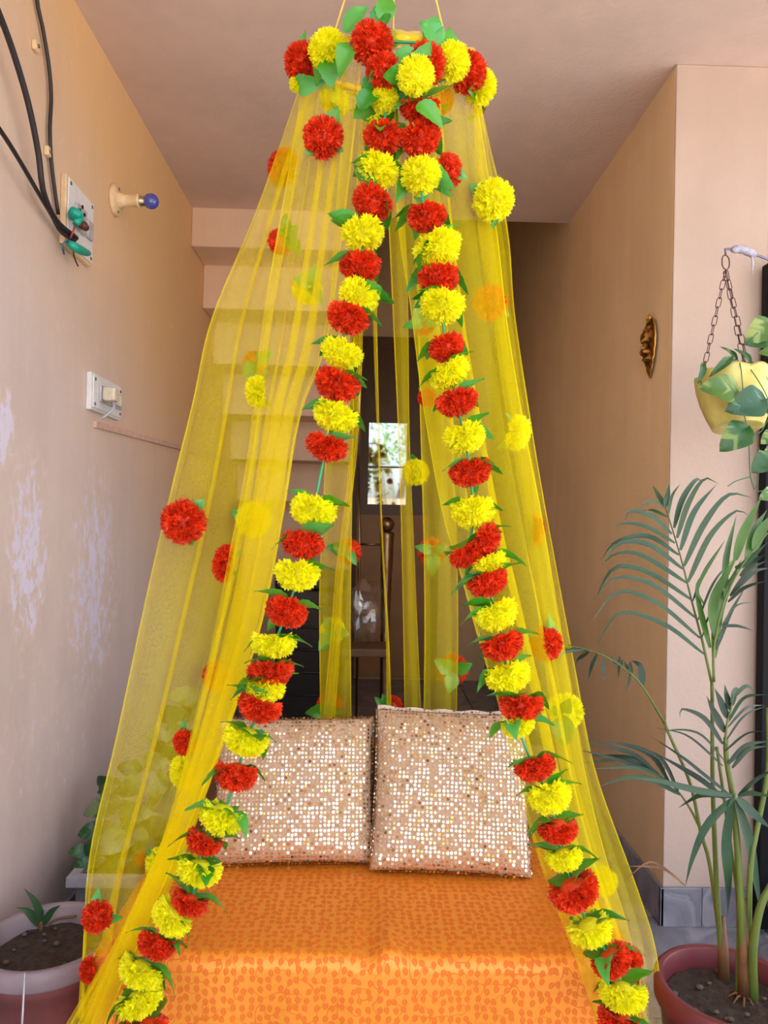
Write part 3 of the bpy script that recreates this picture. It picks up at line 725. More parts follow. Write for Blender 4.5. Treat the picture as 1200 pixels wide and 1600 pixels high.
loose(650,738,2.40,'Y',21,(-.1,-1,0),[(643,708),(633,758)],'small yellow marigold on the back net, below the far door pane')
loose(675,862,2.46,'R',22,(0,1,-.1),[(652,855),(698,855),(675,900)],'orange bloom behind three spread leaves, right of the newel post')
loose(706,1047,2.52,'R',25,(0,1,-.1),[(678,1030),(735,1035),(700,1080)],'orange bloom behind three spread leaves, just above the taller cushion')
loose(520,985,2.48,'Y',20,(0,1,-.1),[(508,965),(545,990),(500,1015)],'yellow bloom behind three leaves on the left back net strip')
loose(545,862,2.42,'R',20,(0,1,-.1),[(512,855),(555,880)],'orange bloom caught under the gathered back net cord')
loose(515,1103,2.5,'R',20,(0,1,0),[(480,1112),(515,1092),(530,1110)],'orange bloom with leaves just above the left cushion')
loose(612,1105,2.52,'R',18,(.2,1,0),[(590,1092),(600,1085)],'orange bloom with a leaf where the two cushions meet')
loose(667,622,2.05,'R',15,(.2,-.8,0),[],'small orange bloom veiled by the right net hem near the garland')
loose(663,508,2.0,'R',16,(.1,1,0),[(635,510),(652,470),(690,505)],'orange bloom behind pale veiled leaves, left of the right garland')

# ------------------------------------------------------------------ left wall fittings
WX = XL + 0.0006
CABLE = plain('black cable rubber', srgb(40, 34, 38), .5)
PALEB = plain('pale paint-flecked board', srgb(222, 222, 226), .45, scale=40, var=.06)
IVORY = plain('ivory plastic', srgb(228, 200, 160), .4)
GREYP = plain('grey plastic', srgb(176, 174, 182), .4)
TEAL = plain('teal insulating tape', srgb(20, 160, 140), .35)
BROWNP = plain('brown plastic', srgb(100, 46, 38), .4)
SCREWM = plain('screw steel', srgb(130, 120, 105), .35, 1.0)
def cable(name, label, pts, r, off0=.012):
    w3 = [PX(px, py, XL + o) for px, py, o in pts]
    o = MB().tube(crom(w3, 40), r, 8).obj(name, CABLE)
    return tag(o, label, 'cable', 'black cables on the left wall')
cable('cable', 'thick black cable looping in from the left edge to the upper switchboard', [(-150,-330,.05),(-60,-120,.05),(0,25,.05),(24,92,.05),(45,165,.05),(60,240,.045),(68,300,.04),(88,345,.035),(119,372,.04)], .0085)
cable('cable', 'thinner black cable entering lowest at the left edge towards the switchboard', [(-170,-40,.05),(-50,135,.05),(0,203,.05),(30,250,.045),(62,305,.04),(80,335,.025),(95,362,.03),(117,376,.04)], .006)
cable('cable', 'black cable running straight down the wall beside the switchboard', [(44,-240,.012),(52,-110,.012),(58,0,.012),(66,40,.012),(76,100,.012),(80,150,.012),(78,200,.012),(80,250,.012),(86,300,.012),(91,335,.012)], .006)
for px, py in ((52, 72), (71, 237)):
    cp = thing('cable_clip', ('pale plastic cable clip high on the left wall near the picture edge', 'pale plastic cable clip above the upper switchboard')[py > 100], 'clip', PX(px, py, XL))
    c0 = PX(px, py, WX)
    bevel(MB().box((WX, c0.y - .012, c0.z - .014), (WX + .014, c0.y + .012, c0.z + .014)).obj('clip_body', IVORY, cp, smooth=False), .003)
    MB().lathe([(.0, .0), (.005, .0), (.005, .004), (0, .004)], seg=10, mat=Matrix.Rotation(PI/2, 4, 'Y')).obj('nail', SCREWM, cp, world=Matrix.Translation((WX + .014, c0.y, c0.z)))
def board(name, label, tl, br, frame_m):
    a, b2 = PX(*tl, WX), PX(*br, WX); y0_, y1_, z1_, z0_ = a.y, b2.y, a.z, b2.z
    t = thing(name, label, 'switchboard', (WX, (y0_+y1_)/2, z0_))
    bevel(MB().box((WX, y0_, z0_), (WX + .018, y1_, z1_)).obj('back_box', frame_m, t, smooth=False), .003)
    bevel(MB().box((WX + .0183, y0_ + .008, z0_ + .008), (WX + .0235, y1_ - .004, z1_ - .008)).obj('face_plate', PALEB, t, smooth=False), .002)
    for yy in (y0_ + .022, y1_ - .018):
        for zz in (z0_ + .022, z1_ - .022):
            MB().ball((WX + .0238, yy, zz), .0065, 8, (.4, 1, 1)).obj('screw', SCREWM, t)
    return t, y0_, y1_, z0_, z1_, WX + .0235
t, y0_, y1_, z0_, z1_, xf = board('switchboard', 'upper switchboard with teal-taped wires and black cables running into it', (95, 270), (134, 417), IVORY)
c = PX(112, 322, xf)
bevel(MB().box((xf, y0_ + .05, z0_ + .07), (xf + .010, y0_ + .135, z1_ - .065)).obj('socket', GREYP, t, smooth=False), .004)
bevel(MB().box((xf, y0_ + .14, z0_ + .075), (xf + .012, y0_ + .19, z0_ + .135)).obj('switch', GREYP, t, smooth=False), .004)
for dz in (.0, .018, .036):
    MB().lathe([(0, 0), (.006, 0), (.006, .003), (0, .003)], seg=10, mat=Matrix.Rotation(PI/2, 4, 'Y')).obj('pin_hole', BLACK, t, world=Matrix.Translation((xf + .010, y0_ + .07 + dz, z0_ + .15 - abs(dz - .018))))
p1, p2 = PX(118, 335, xf + .03), PX(124, 358, xf + .03)
MB().tube(crom([PX(113, 340, xf + .012), PX(117, 331, xf + .03), PX(124, 340, xf + .035), PX(118, 350, xf + .03)], 10), [.012, .016, .017, .017, .016, .015, .014, .012, .012, .010], 10).obj('taped_joint', TEAL, t)
MB().tube(crom([PX(106, 378, xf + .015), PX(115, 385, xf + .03), PX(128, 392, xf + .034), PX(139, 396, xf + .036)], 10), [.008, .013, .015, .014, .015, .014, .013, .012, .011, .008], 10).obj('taped_joint', TEAL, t)
MB().tube(crom([PX(124, 349, xf + .012), PX(130, 352, xf + .03), PX(135, 357, xf + .03)], 8), [.010, .013, .010, .014, .014, .010, .012, .008], 10).obj('plug', BROWNP, t)
MB().tube(crom([PX(117, 352, xf + .025), PX(114, 362, xf + .03), PX(110, 372, xf + .02)], 8), .003, 6).obj('wire', plain('red wire', srgb(170, 60, 60), .5), t)
MB().tube(crom([PX(108, 374, xf + .015), PX(98, 382, xf + .02), PX(100, 397, xf + .006)], 8), .003, 6).obj('wire', plain('blue wire', srgb(80, 100, 130), .5), t)
MB().tube(crom([PX(114, 386, xf + .02), PX(116, 402, xf + .01), PX(122, 416, xf + .004)], 8), .0025, 6).obj('wire', CABLE, t)
t, y0_, y1_, z0_, z1_, xf = board('switchboard', 'lower switchboard with a row of switches and a pale plug, above the wall strip', (135, 580), (180, 657), PALEB)
bevel(MB().box((xf, y0_ + .055, z0_ + .035), (xf + .008, y1_ - .02, z1_ - .035)).obj('switch_frame', GREYP, t, smooth=False), .003)
for k in range(4):
    yy = y0_ + .115 + k * .034
    o = bevel(MB().box((xf + .008, yy, z0_ + .045), (xf + .022, yy + .027, z1_ - .045)).obj('switch', plain('yellowed switch', srgb(214, 206, 190), .35), t, smooth=False), .004)
bevel(MB().box((xf + .008, y0_ + .062, z0_ + .04), (xf + .055, y0_ + .11, z1_ - .04)).obj('plug', plain('pale plug', srgb(210, 200, 180), .4, scale=80), t, smooth=False), .008)
MB().tube(crom([(xf + .04, y0_ + .09, z0_ + .04), (xf + .045, y0_ + .07, z0_ + .01), (xf + .01, y0_ + .06, z0_ - .025)], 10), .005, 8).obj('plug_cord', GREYP, t)
a, b2 = PX(146, 658, WX), PX(372, 722, WX)
tr_o = struct(MB().add([(WX, a.y, a.z), (WX, b2.y, b2.z), (WX, b2.y, b2.z - .022), (WX, a.y, a.z - .022), (WX + .012, a.y, a.z), (WX + .012, b2.y, b2.z), (WX + .012, b2.y, b2.z - .022), (WX + .012, a.y, a.z - .022)],
      [(0,1,2,3),(4,7,6,5),(0,4,5,1),(3,2,6,7),(0,3,7,4),(1,5,6,2)]).obj('trim_1', plain('painted casing', srgb(214, 178, 160), .6), smooth=False))
# bulb in its wall holder
hb = PX(178, 313, WX); bl = thing('night_bulb', 'small blue bulb in a cream wall holder under the ceiling edge', 'bulb', hb)
RY = Matrix.Rotation(PI / 2, 4, 'Y'); Wb = Matrix.Translation(hb)
MB().lathe([(0, 0), (.058, 0), (.058, .008), (.050, .016), (.030, .018), (.0, .018)], seg=28, mat=RY).obj('rosette', IVORY, bl, world=Wb)
MB().lathe([(.028, .018), (.026, .034), (.022, .038), (.022, .085), (.024, .087), (.024, .096), (.0, .096)], seg=24, mat=RY).obj('lamp_holder', IVORY, bl, world=Wb)
MB().lathe([(.0175, .096), (.0175, .116), (.0, .116)], seg=20, mat=RY).obj('bulb_cap', plain('bulb cap brass', srgb(190, 180, 150), .3, 1.0), bl, world=Wb)
BLUEG, bnt, bb = node_mat('blue bulb glass'); bb.inputs['Base Color'].default_value = (*srgb(70, 78, 170), 1); bb.inputs['Roughness'].default_value = .12; bb.inputs['Coat Weight'].default_value = .6
MB().ball((0, 0, 0), .029, 20).obj('glass_globe', BLUEG, bl, world=Wb @ Matrix.Translation((.138, 0, 0)))
for s in (-1, 1):
    MB().ball((.018, 0, s * .043), .006, 8, (.5, 1, 1)).obj('screw', SCREWM, bl, world=Wb)

# ------------------------------------------------------------------ brass ornament on the right wall
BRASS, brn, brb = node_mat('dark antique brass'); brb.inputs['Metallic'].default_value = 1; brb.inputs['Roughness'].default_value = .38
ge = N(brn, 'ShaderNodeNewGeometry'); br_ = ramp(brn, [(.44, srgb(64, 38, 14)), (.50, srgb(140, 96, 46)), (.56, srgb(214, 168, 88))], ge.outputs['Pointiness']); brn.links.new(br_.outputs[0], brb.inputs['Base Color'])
oc = PX(1019, 545, XR); og = thing('brass_ornament', 'dark brass leaf-shaped wall ornament with an embossed figure on the right wall', 'ornament', oc)
hgt, wid = .225, .125
rows = []; n = 60; mcol = 34
bumps = [(.0, .045, .030, .030, .020), (.008, .075, .018, .014, .016), (-.022, .05, .016, .02, .010), (.026, .05, .014, .02, .010), (.004, .012, .010, .022, .018), (-.004, -.012, .028, .022, .016), (.018, -.016, .012, .012, .014),
         (-.022, -.012, .012, .014, .013), (.0, -.045, .034, .012, .014), (.016, .028, .009, .009, .012), (-.012, .03, .008, .008, .01), (.022, -.036, .011, .010, .012), (-.02, -.036, .011, .010, .012)]
for i in range(n + 1):
    tt = i / n; z = hgt * (.5 - tt) ; wv = wid / 2 * (math.sin(PI * min(1, (tt * .96 + .04)) ** .72) ** .75)
    row = []
    for j in range(mcol + 1):
        s = -1 + 2 * j / mcol; yy = s * max(wv, .002) + .012 * (tt - .3) ** 2
        hh = .006 + .014 * (1 - s * s) * math.sin(PI * min(1, tt + .03)) + (.006 * max(0, 1 - ((abs(s) - .92) / .1) ** 2))
        hh += .0016 * math.sin((tt * 40 - abs(s) * 9)) * (1 if tt > .62 else .3)
        for (by, bz, ry, rz, hgt_) in bumps:
            q = ((yy - by) / ry) ** 2 + ((z - bz) / rz) ** 2
            if q < 1: hh += hgt_ * math.sqrt(1 - q) * .9
        row.append((-hh, -yy, z))
    rows.append(row)
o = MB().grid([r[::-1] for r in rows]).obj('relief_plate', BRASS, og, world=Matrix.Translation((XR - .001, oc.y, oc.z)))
sm = o.modifiers.new('solid', 'SOLIDIFY'); sm.thickness = .001
cw = MB()
for k in (-1, 0, 1): cw.tube([(-.012, k * .010, hgt / 2 - .012), (-.016, k * .016, hgt / 2 + .008), (-.014, k * .012, hgt / 2 + .017 - abs(k) * .004)], [.006, .005, .002], 8)
cw.tube([(-.014, -.02, hgt / 2 - .004), (-.018, 0, hgt / 2 - .001), (-.014, .02, hgt / 2 - .004)], .003, 6)
cw.obj('crown', BRASS, og, world=Matrix.Translation((XR - .001, oc.y, oc.z)))

# ------------------------------------------------------------------ passage: newel post, rail, trunk, plastic bag
np0 = P(605, 822, 5.0); nz0 = np0.z
nw = thing('newel_post', 'turned brass newel post with a ball top beside the stair rail', 'post', (np0.x + .0, 5.0, 0))
pr = [(.0, 0), (.026, 0), (.026, .05), (.020, .055)]
zb, zt = .055, nz0 - .05
for k in range(1, 40):
    q = k / 40; rr = .024 + .024 * q ** 1.2
    if .45 < q < .78 and k % 2: rr -= .005
    pr.append((rr, zb + (zt - zb) * q))
pr += [(.052, zt), (.040, zt + .012), (.018, zt + .018), (.0, zt + .02)]
MB().lathe(pr, (np0.x, 5.0, 0), 24).obj('post', STEEL, nw)
MB().ball((np0.x, 5.0, nz0 + .012), .050, 20).obj('ball_finial', STEEL, nw)
rl = thing('stair_rail', 'thin upright metal stair rail with a short arm joining the newel post', 'railing', (P(562, 850, 5.0).x, 5.0, 0))
ra, rb, rc = P(562, 600, 5.0), P(560, 735, 5.0), P(562, 850, 5.0)
MB().tube([(ra.x, 5, 2.6), (ra.x, 5.0, ra.z), rb], .014, 10).obj('upper_pipe', plain('bright pipe', srgb(190, 180, 165), .3, 1), rl)
MB().tube([rb, rc, (rc.x, 5.0, 0)], .009, 10).obj('lower_pipe', STEEL, rl)
MB().tube([rc, (np0.x - .03, 5.0, rc.z)], .009, 10).obj('arm', STEEL, rl)
TRK = plain('dark steel sheet', srgb(52, 48, 46), .35, .6)
tk = thing('steel_trunk', 'dark ribbed steel trunk standing under the stairs behind the cushions', 'trunk', (-.42, 4.8, 0))
ta, tb = P(432, 900, 4.62), P(540, 900, 4.62)
bevel(MB().box((ta.x, 4.62, 0), (tb.x, 5.05, .95)).obj('body', TRK, tk, smooth=False), .015)
bevel(MB().box((ta.x - .01, 4.60, .952), (tb.x + .01, 5.07, 1.06)).obj('lid', TRK, tk, smooth=False), .02)
for k in range(5):
    MB().tube([(ta.x + .01, 4.616, .3 + .14 * k), (tb.x - .01, 4.616, .3 + .14 * k)], .008, 6).obj('rib', TRK, tk)
BAGM, bgn, bgb = node_mat('clear crumpled plastic')
for n_ in [bgb]: bgn.nodes.remove(n_)
gl = N(bgn, 'ShaderNodeBsdfGlossy'); gl.inputs['Roughness'].default_value = .15; tp = N(bgn, 'ShaderNodeBsdfTransparent'); mx2 = N(bgn, 'ShaderNodeMixShader'); mx2.inputs[0].default_value = .16
bgn.links.new(tp.outputs[0], mx2.inputs[1]); bgn.links.new(gl.outputs[0], mx2.inputs[2]); bgn.links.new(mx2.outputs[0], bgn.nodes['Material Output'].inputs[0])
bc = P(573, 955, 4.4); m = MB(); m.ball((0, 0, 0), .19, 28, (.62, .55, 1.0))
m.v = [tuple(Vector(p) * (1 + .28 * noise.noise(Vector(p) * 9) + .12 * noise.noise(Vector(p) * 23))) for p in m.v]
stl = thing('plastic_bag', 'crumpled clear plastic bag on a brown stool left of the newel post', 'bag', (bc.x, bc.y, bc.z - .2))
m.obj('bag_film', BAGM, stl, smooth=False, world=Matrix.Translation(bc))
STOOLM = plain('brown stool wood', srgb(104, 76, 50), .5)
sd = thing('stool', 'brown stool under the crumpled plastic bag', 'stool', (bc.x, bc.y, 0))
bevel(MB().box((bc.x - .14, bc.y - .14, bc.z - .25), (bc.x + .14, bc.y + .14, bc.z - .20)).obj('seat', STOOLM, sd, smooth=False), .01)
for sx in (-1, 1):
    for sy in (-1, 1): MB().tube([(bc.x + sx * .11, bc.y + sy * .11, bc.z - .25), (bc.x + sx * .13, bc.y + sy * .13, 0)], .014, 8).obj('leg', STOOLM, sd)

# ------------------------------------------------------------------ plants
SOIL = plain('dark soil', srgb(62, 47, 36), .95, scale=60, bump=1.0, var=.45)
def pot_prof(r, h, rim, rb):
    return [(0, 0), (rb, 0), (rb + .004, .004), (rb + (r - rb) * .55, h * .5), (r - .012, h - rim), (r - .002, h - rim), (r, h - rim + .004), (r, h - .006), (r - .005, h), (r - .018, h), (r - .022, h - .004), (r - .026, h - rim), (r - .04, h * .5)]
def soil_mesh(c, r, z):
    m = MB(); rows = []
    for i in range(9):
        row = []
        for k in range(33):
            a = 2 * PI * k / 32; rr = r * i / 8; p = Vector((c[0] + rr * math.cos(a), c[1] + rr * math.sin(a), 0))
            row.append((p.x, p.y, z + .012 * noise.noise(p * 22) + .006 * noise.noise(p * 60)))
        rows.append(row)
    return m.grid(rows[::-1])
def stones(parent, c, r, z, n, mt_):
    for _ in range(n):
        a, q = rnd.uniform(0, 6.28), r * math.sqrt(rnd.random()); s = rnd.uniform(.005, .011)
        MB().ball((c[0] + q * math.cos(a), c[1] + q * math.sin(a), z + .004), s, 8, (1, .8, .6)).obj('pebble', mt_, parent)
PEB = plain('pebble', srgb(96, 80, 68), .9)
POTA = plain('maroon plastic', srgb(112, 48, 52), .4, scale=6)
POTB = plain('dusty pink plastic', srgb(132, 76, 72), .5, scale=6)
POTR = plain('faded grey rim', srgb(142, 126, 130), .5, scale=12)
def hang_leaf(parent, name, pts3, w, mt_, shape=.7):
    # a blade along a 3-D curve
    n = 14; line = crom(pts3, n); rows = []
    for i, p in enumerate(line):
        t = (line[min(i+1, n-1)] - line[max(i-1, 0)]).normalized(); view = Vector((.25, -1, .25)).normalized()
        s = t.cross(view); s = s.normalized() if s.length > 1e-4 else Vector((1, 0, 0)); q = i / (n - 1)
        ww = w / 2 * max(.03, math.sin(PI * (.06 + .94 * q) ** shape)) ; nn = s.cross(t)
        rows.append([p - s * ww, p - nn * ww * .25, p + s * ww])
    return MB().grid(rows).obj(name, mt_, parent)
PALM = [plain('palm leaflet', srgb(48, 78, 50), .42, var=.22, transl=.15, scale=12), plain('palm leaflet fresh', srgb(66, 106, 36), .42, var=.22, transl=.15, scale=12), plain('palm leaflet dark', srgb(30, 52, 32), .45, var=.25, transl=.1, scale=12)]
PSTEM = plain('palm stem', srgb(92, 108, 42), .45, var=.2, scale=14); PSHEATH = plain('palm sheath', srgb(118, 80, 50), .6, var=.35, scale=20)
pc = P(1142, 1545, 1.74); pc.z = 0.32; PR = .172
palm = thing('potted_palm', 'tall feathery palm in a maroon plastic pot at the lower right', 'potted plant', (pc.x, pc.y, 0))
MB().lathe(pot_prof(PR, .32, .05, .115), (pc.x, pc.y, 0), 48).obj('pot', POTA, palm)
soil_mesh(pc, PR - .028, .272).obj('soil', SOIL, palm); stones(palm, pc, .13, .275, 14, PEB)
A6 = lambda zx, zy, d: P(850 + zx / 3.2, 700 + zy / 3.2, d)
A7 = lambda zx, zy, d: P(800 + zx / 3.0, 1150 + zy / 3.0, d)
def stem(pts, rs, mt_=PSTEM, name='stem'):
    l = crom(pts, 24); rr = [rs[0] + (rs[1] - rs[0]) * i / 23 for i in range(24)]
    return MB().tube(l, rr, 8).obj(name, mt_, palm)
s1, s2 = PZ(1131, 1533, .27), PZ(1163, 1562, .27)
d1, d2 = s1.y, s2.y
stem([s1, A7(965, 800, d1), A7(942, 250, d1), A6(842, 1300, d1 - .01), A6(840, 1180, d1 - .02)], (.008, .0045))
stem([s1 + Vector((.008, .01, 0)), A7(930, 620, d1 + .02), A7(885, 450, d1 + .03), A7(835, 220, d1 + .04), A7(740, 0, d1 + .05), A6(600, 1370, d1 + .06)], (.006, .004))
stem([s2, A7(1078, 900, d2), A7(1055, 500, d2), A7(1035, 285, d2), A7(1005, 110, d2), A6(910, 1450, d2)], (.011, .006))
stem([s2 + Vector((.012, .0, 0)), A7(1110, 900, d2), A7(1120, 600, d2 - .01), A7(1160, 380, d2), A7(1200, 150, d2), A6(1120, 1300, d2 + .05)], (.008, .005))
stem([s2 + Vector((-.012, .01, 0)), A7(1062, 800, d2 + .02), A7(1030, 560, d2 + .02), A7(1000, 330, d2 + .03), A7(960, 50, d2+.05)], (.006, .004))
stem([s2 + Vector((.02, -.005, 0)), A7(1130, 1000, d2 - .02), A7(1165, 800, d2 - .03), A7(1215, 700, d2 - .03)], (.012, .008))
for s_, hh in ((s1, .16), (s2, .24)):
    o = MB().tube([s_ - Vector((0, 0, .02)), s_ + Vector((-.003, 0, hh * .5)), s_ + Vector((-.004, 0, hh))], [.016, .013, .004], 8).obj('sheath', PSHEATH, palm)
ro = MB()
for k in range(9):
    a = k * .7; ro.tube([s2 + Vector((0, 0, .012)), s2 + Vector((.02 * math.cos(a), .02 * math.sin(a), .012)), s2 + Vector((.04 * math.cos(a), .04 * math.sin(a), -.006))], [.004, .003, .002], 5)
tag(ro.obj('roots', PSHEATH, palm), kind='stuff')
def frond(A, d, rach, leaflets, w, mt_, spread=.10):
    line = crom([A(x, y, d + dd) for x, y, dd in rach], 20)
    fr = MB().tube(line, [.0035 - .0022 * i / 19 for i in range(20)], 6).obj('frond', PSTEM, palm)
    for L_ in leaflets:
        pts = L_[0]; ww = L_[1] if len(L_) > 1 else w; mm = PALM[L_[2]] if len(L_) > 2 else mt_
        z = rnd.uniform(-.04, .06); k = len(pts) - 1
        hang_leaf(fr, 'leaflet', [A(x, y, d + z * (i / k) * (1.6 if i == k else 1)) for i, (x, y) in enumerate(pts)], ww, mm)
    return fr
W1 = .0125
frond(A6, d1 - .02, [(840,1180,0),(790,960,.01),(740,770,.02),(690,570,.03),(640,400,.04),(605,290,.05)],
 [([(605,300),(545,265),(470,290)],.007),([(620,345),(540,310),(480,318)],.009),([(640,430),(540,340),(430,315),(405,365)],.013),([(655,475),(520,395),(400,375),(335,402)],.011),([(675,535),(520,440),(360,470),(285,560)],.013),
  ([(695,605),(520,480),(370,480),(290,590)],.014),([(715,675),(500,540),(370,525),(285,585)],.013),([(740,760),(520,620),(350,600),(248,770)],.013),([(760,850),(540,680),(350,650),(250,760)],.012),([(780,950),(560,770),(370,720),(230,875)],.012),([(800,1030),(600,880),(380,825),(255,1000)],.012),
  ([(620,330),(640,240),(680,180)],.010),([(650,400),(690,260),(760,158),(795,178)],.016),([(665,450),(720,280),(800,155),(875,182)],.016),([(682,510),(750,320),(862,182)],.017),([(700,590),(800,380),(920,235),(1040,248)],.017),([(720,670),(830,440),(960,315),(1030,345)],.016),([(742,770),(800,620),(905,460)],.008),([(770,860),(850,670),(960,540)],.007),([(790,950),(830,830),(980,590)],.006),
  ([(605,295),(575,240),(543,185)],.016),([(607,295),(617,235),(627,175)],.018)], W1, PALM[0])
frond(A6, d1 - .03, [(850,1170,0),(850,1000,0),(890,800,-.02),(960,640,-.03),(1040,520,-.04),(1140,400,-.05)],
 [([(830,1000),(765,720),(800,620)],.018,1),([(800,780),(770,690),(900,470)],.010,1),([(910,760),(910,560),(962,335)],.020,1),([(955,560),(1000,420),(1090,240)],.028,1),([(1010,580),(1050,420),(1115,310)],.024,1),([(1050,510),(1085,420),(1150,320)],.030,1),([(880,900),(960,790),(1050,770)],.005,0),([(890,890),(970,890),(1050,915)],.008,2),
  ([(860,960),(850,760),(975,520)],.030,1),([(850,1050),(880,800),(985,560)],.028,1),([(930,740),(1030,610),(1120,560)],.012,2),([(945,720),(1050,620),(1130,600)],.012,2),([(920,770),(1000,700),(1120,660)],.010,2),([(980,640),(1060,560),(1130,520)],.014,2),([(860,1010),(930,830),(1010,690)],.012,2),([(955,600),(1000,580),(1120,470)],.016,0)], .02, PALM[1])
frond(A6, d1 + .06, [(600,1370,0),(490,1190,.0),(400,1100,.0),(280,1030,.01),(120,985,.02)],
 [([(492,1190),(480,1090),(435,1062)],.024,2),([(440,1130),(430,1080),(432,1060)],.012,2),([(430,1120),(425,1165),(410,1225)],.008,2),([(418,1110),(410,1080),(390,1052)],.014,2),([(390,1090),(378,1050),(372,1160)],.012,2),([(385,1088),(350,1065),(330,1035)],.012,2),([(300,1045),(298,1100),(298,1165)],.010,2),([(265,1030),(240,1085),(220,1160)],.011,2),([(225,1018),(170,1060),(148,1115)],.012,2),([(215,1015),(130,1005),(50,1012)],.008,2),([(200,1010),(110,1020),(30,1060)],.007,0),([(160,998),(90,1030),(70,1100)],.006,0)], .01, PALM[2])
frond(A7, d1 + .03, [(885,440,0),(840,350,.01),(790,275,.02),(735,215,.03),(660,160,.04)],
 [([(790,275),(640,200),(520,200),(410,237)],.014,0),([(735,215),(600,150),(390,152)],.010,0),([(690,180),(560,105),(360,90)],.012,2),([(670,165),(560,80),(350,25)],.012,2),([(740,220),(640,80),(430,15)],.014,2),([(660,160),(540,110),(280,132)],.009,0),([(700,190),(560,130),(300,60)],.010,2),([(780,260),(700,110),(560,40)],.012,2)], .01, PALM[0])
fr2 = frond(A7, d2 - .03, [(1035,300,.03),(1042,285,0),(1050,270,0)],
 [([(1040,290),(920,410),(850,560),(812,705)],.022,0),([(1030,300),(1005,500),(1015,690),(1010,850)],.030,0),([(1050,300),(1110,480),(1140,650),(1172,850)],.028,0),([(1035,282),(900,272),(778,337)],.018,0),([(1035,280),(870,255),(690,210),(560,195)],.016,0),([(1060,282),(1120,268),(1230,285)],.012,0),([(1055,290),(1140,370),(1220,440)],.024,0),([(1000,300),(880,200),(665,75)],.014,2),([(1020,275),(900,180),(800,100),(650,0)],.009,2),([(1060,280),(1150,200),(1240,150)],.012,2)], .02, PALM[0])
frond(A6, d2 - .01, [(905,1480,0),(915,1380,0),(935,1300,0),(948,1235,0)],
 [([(905,1420),(850,1320),(813,1240)],.022,2),([(918,1350),(885,1270),(852,1200)],.022,2),([(932,1310),(915,1240),(903,1180)],.018,2),([(940,1285),(955,1220),(985,1208)],.018,2),([(920,1370),(1000,1250),(1120,1232)],.010,0),([(915,1400),(1010,1300),(1100,1285)],.007,2),([(895,1480),(800,1350),(690,1305),(680,1350)],.014,2),([(900,1560),(780,1430),(640,1410),(560,1450)],.006,2),([(895,1590),(720,1440),(560,1400)],.006,2),([(920,1580),(1010,1490),(1120,1465)],.014,2),([(940,1600),(1020,1510),(1120,1490)],.012,2),([(905,1470),(1000,1340),(1110,1290)],.006,2),([(900,1520),(1010,1430),(1110,1415)],.006,2),([(950,1245),(1010,1190),(1060,1225)],.010,0)], .01, PALM[2])
for pts in ([(810,700),(700,620),(520,610)], [(800,690),(660,590),(560,650),(520,690)]):
    hang_leaf(palm, 'dry_leaflet', [A7(x, y, d1) for x, y in pts], .006, PSHEATH)

# grey-pink pot with a seedling at the lower left
lc = P(77, 1458, 1.85); lc.z = .36; LR = .166; lc.x = max(lc.x, XL + LR + .016)
sp = thing('potted_seedling', 'small three-leaved seedling in a dusty pink pot with faded grey rim', 'potted plant', (lc.x, lc.y, 0))
MB().lathe(pot_prof(LR - .012, .318, .03, .11)[:6] + [(LR - .014, .318)], (lc.x, lc.y, 0), 48).obj('pot', POTB, sp)
MB().lathe([(LR - .014, .312), (LR - .004, .314), (LR, .320), (LR, .352), (LR - .006, .36), (LR - .018, .36), (LR - .024, .352), (LR - .030, .30)], (lc.x, lc.y, 0), 48).obj('pot_rim', POTR, sp)
soil_mesh(lc, LR - .030, .315).obj('soil', SOIL, sp); stones(sp, lc, .12, .318, 10, PEB)
SG = [plain('seedling leaf', srgb(52, 84, 52), .4, var=.2)]
s0 = PZ(64, 1450, .315)
for pts, wd in (([(64,1450),(58,1415),(38,1388)], .020), ([(62,1448),(45,1425),(25,1418)], .020), ([(66,1448),(80,1425),(95,1414)], .018), ([(64,1455),(66,1430),(68,1420)], .012)):
    hang_leaf(sp, 'leaf', [P(x, y, s0.y - .01 * i) for i, (x, y) in enumerate(pts)], wd, SG[0], .8)
MB().tube(crom([P(66, 1460, s0.y), P(85, 1438, s0.y + .02), P(118, 1432, s0.y + .02)], 12), .003, 6).obj('twig', PSHEATH, sp)
MB().tube([s0 - Vector((0, 0, .02)), s0 + Vector((0, 0, .03))], [.008, .005], 8).obj('stem', PSHEATH, sp)
wire_ = thing('wire_stake', 'thin pale metal stake leaning upright against the dusty pink pot', 'stake', PZ(34, 1600, .18))
MB().tube([P(39, 1520, 1.655), P(34, 1610, 1.64), (P(30, 1700, 1.62).x, 1.62, 0)], .0028, 6).obj('rod', plain('galvanised wire', srgb(180, 175, 180), .4, .7), wire_)

# planter trough with climbing foliage in the left corner
PLB = plain('grey plastic trough', srgb(120, 122, 130), .5); PLR = plain('pale grey trough rim', srgb(176, 172, 180), .5)
ta = P(103, 1372, 2.25); px0 = max(ta.x, XL + .02); pz = ta.z; px1 = px0 + .27; py0, py1 = 2.25, 2.75
pl = thing('planter_trough', 'grey trough of climbing broad-leaved plants in the corner behind the left net', 'potted plant', (px0 + .15, 2.5, 0))
m = MB(); m.box((px0 + .02, py0 + .015, 0), (px1 - .02, py1 - .02, pz - .03)); bevel(m.obj('trough', PLB, pl, smooth=False), .01)
rm = MB()
for a_, b_ in (((px0, py0), (px1, py0 + .03)), ((px0, py1 - .03), (px1, py1)), ((px0, py0 + .03), (px0 + .03, py1 - .03)), ((px1 - .03, py0 + .03), (px1, py1 - .03))): rm.box((*a_, pz - .029), (*b_, pz))
rm.obj('trough_rim', PLR, pl, smooth=False)
MB().box((px0 + .03, py0 + .03, pz - .028), (px1 - .03, py1 - .03, pz - .012)).obj('soil', SOIL, pl, smooth=False)
def heart(seed, mt_): return leaf_mesh(seed, 1.0, .80, .25, .15, False, mt_, heart_=True)
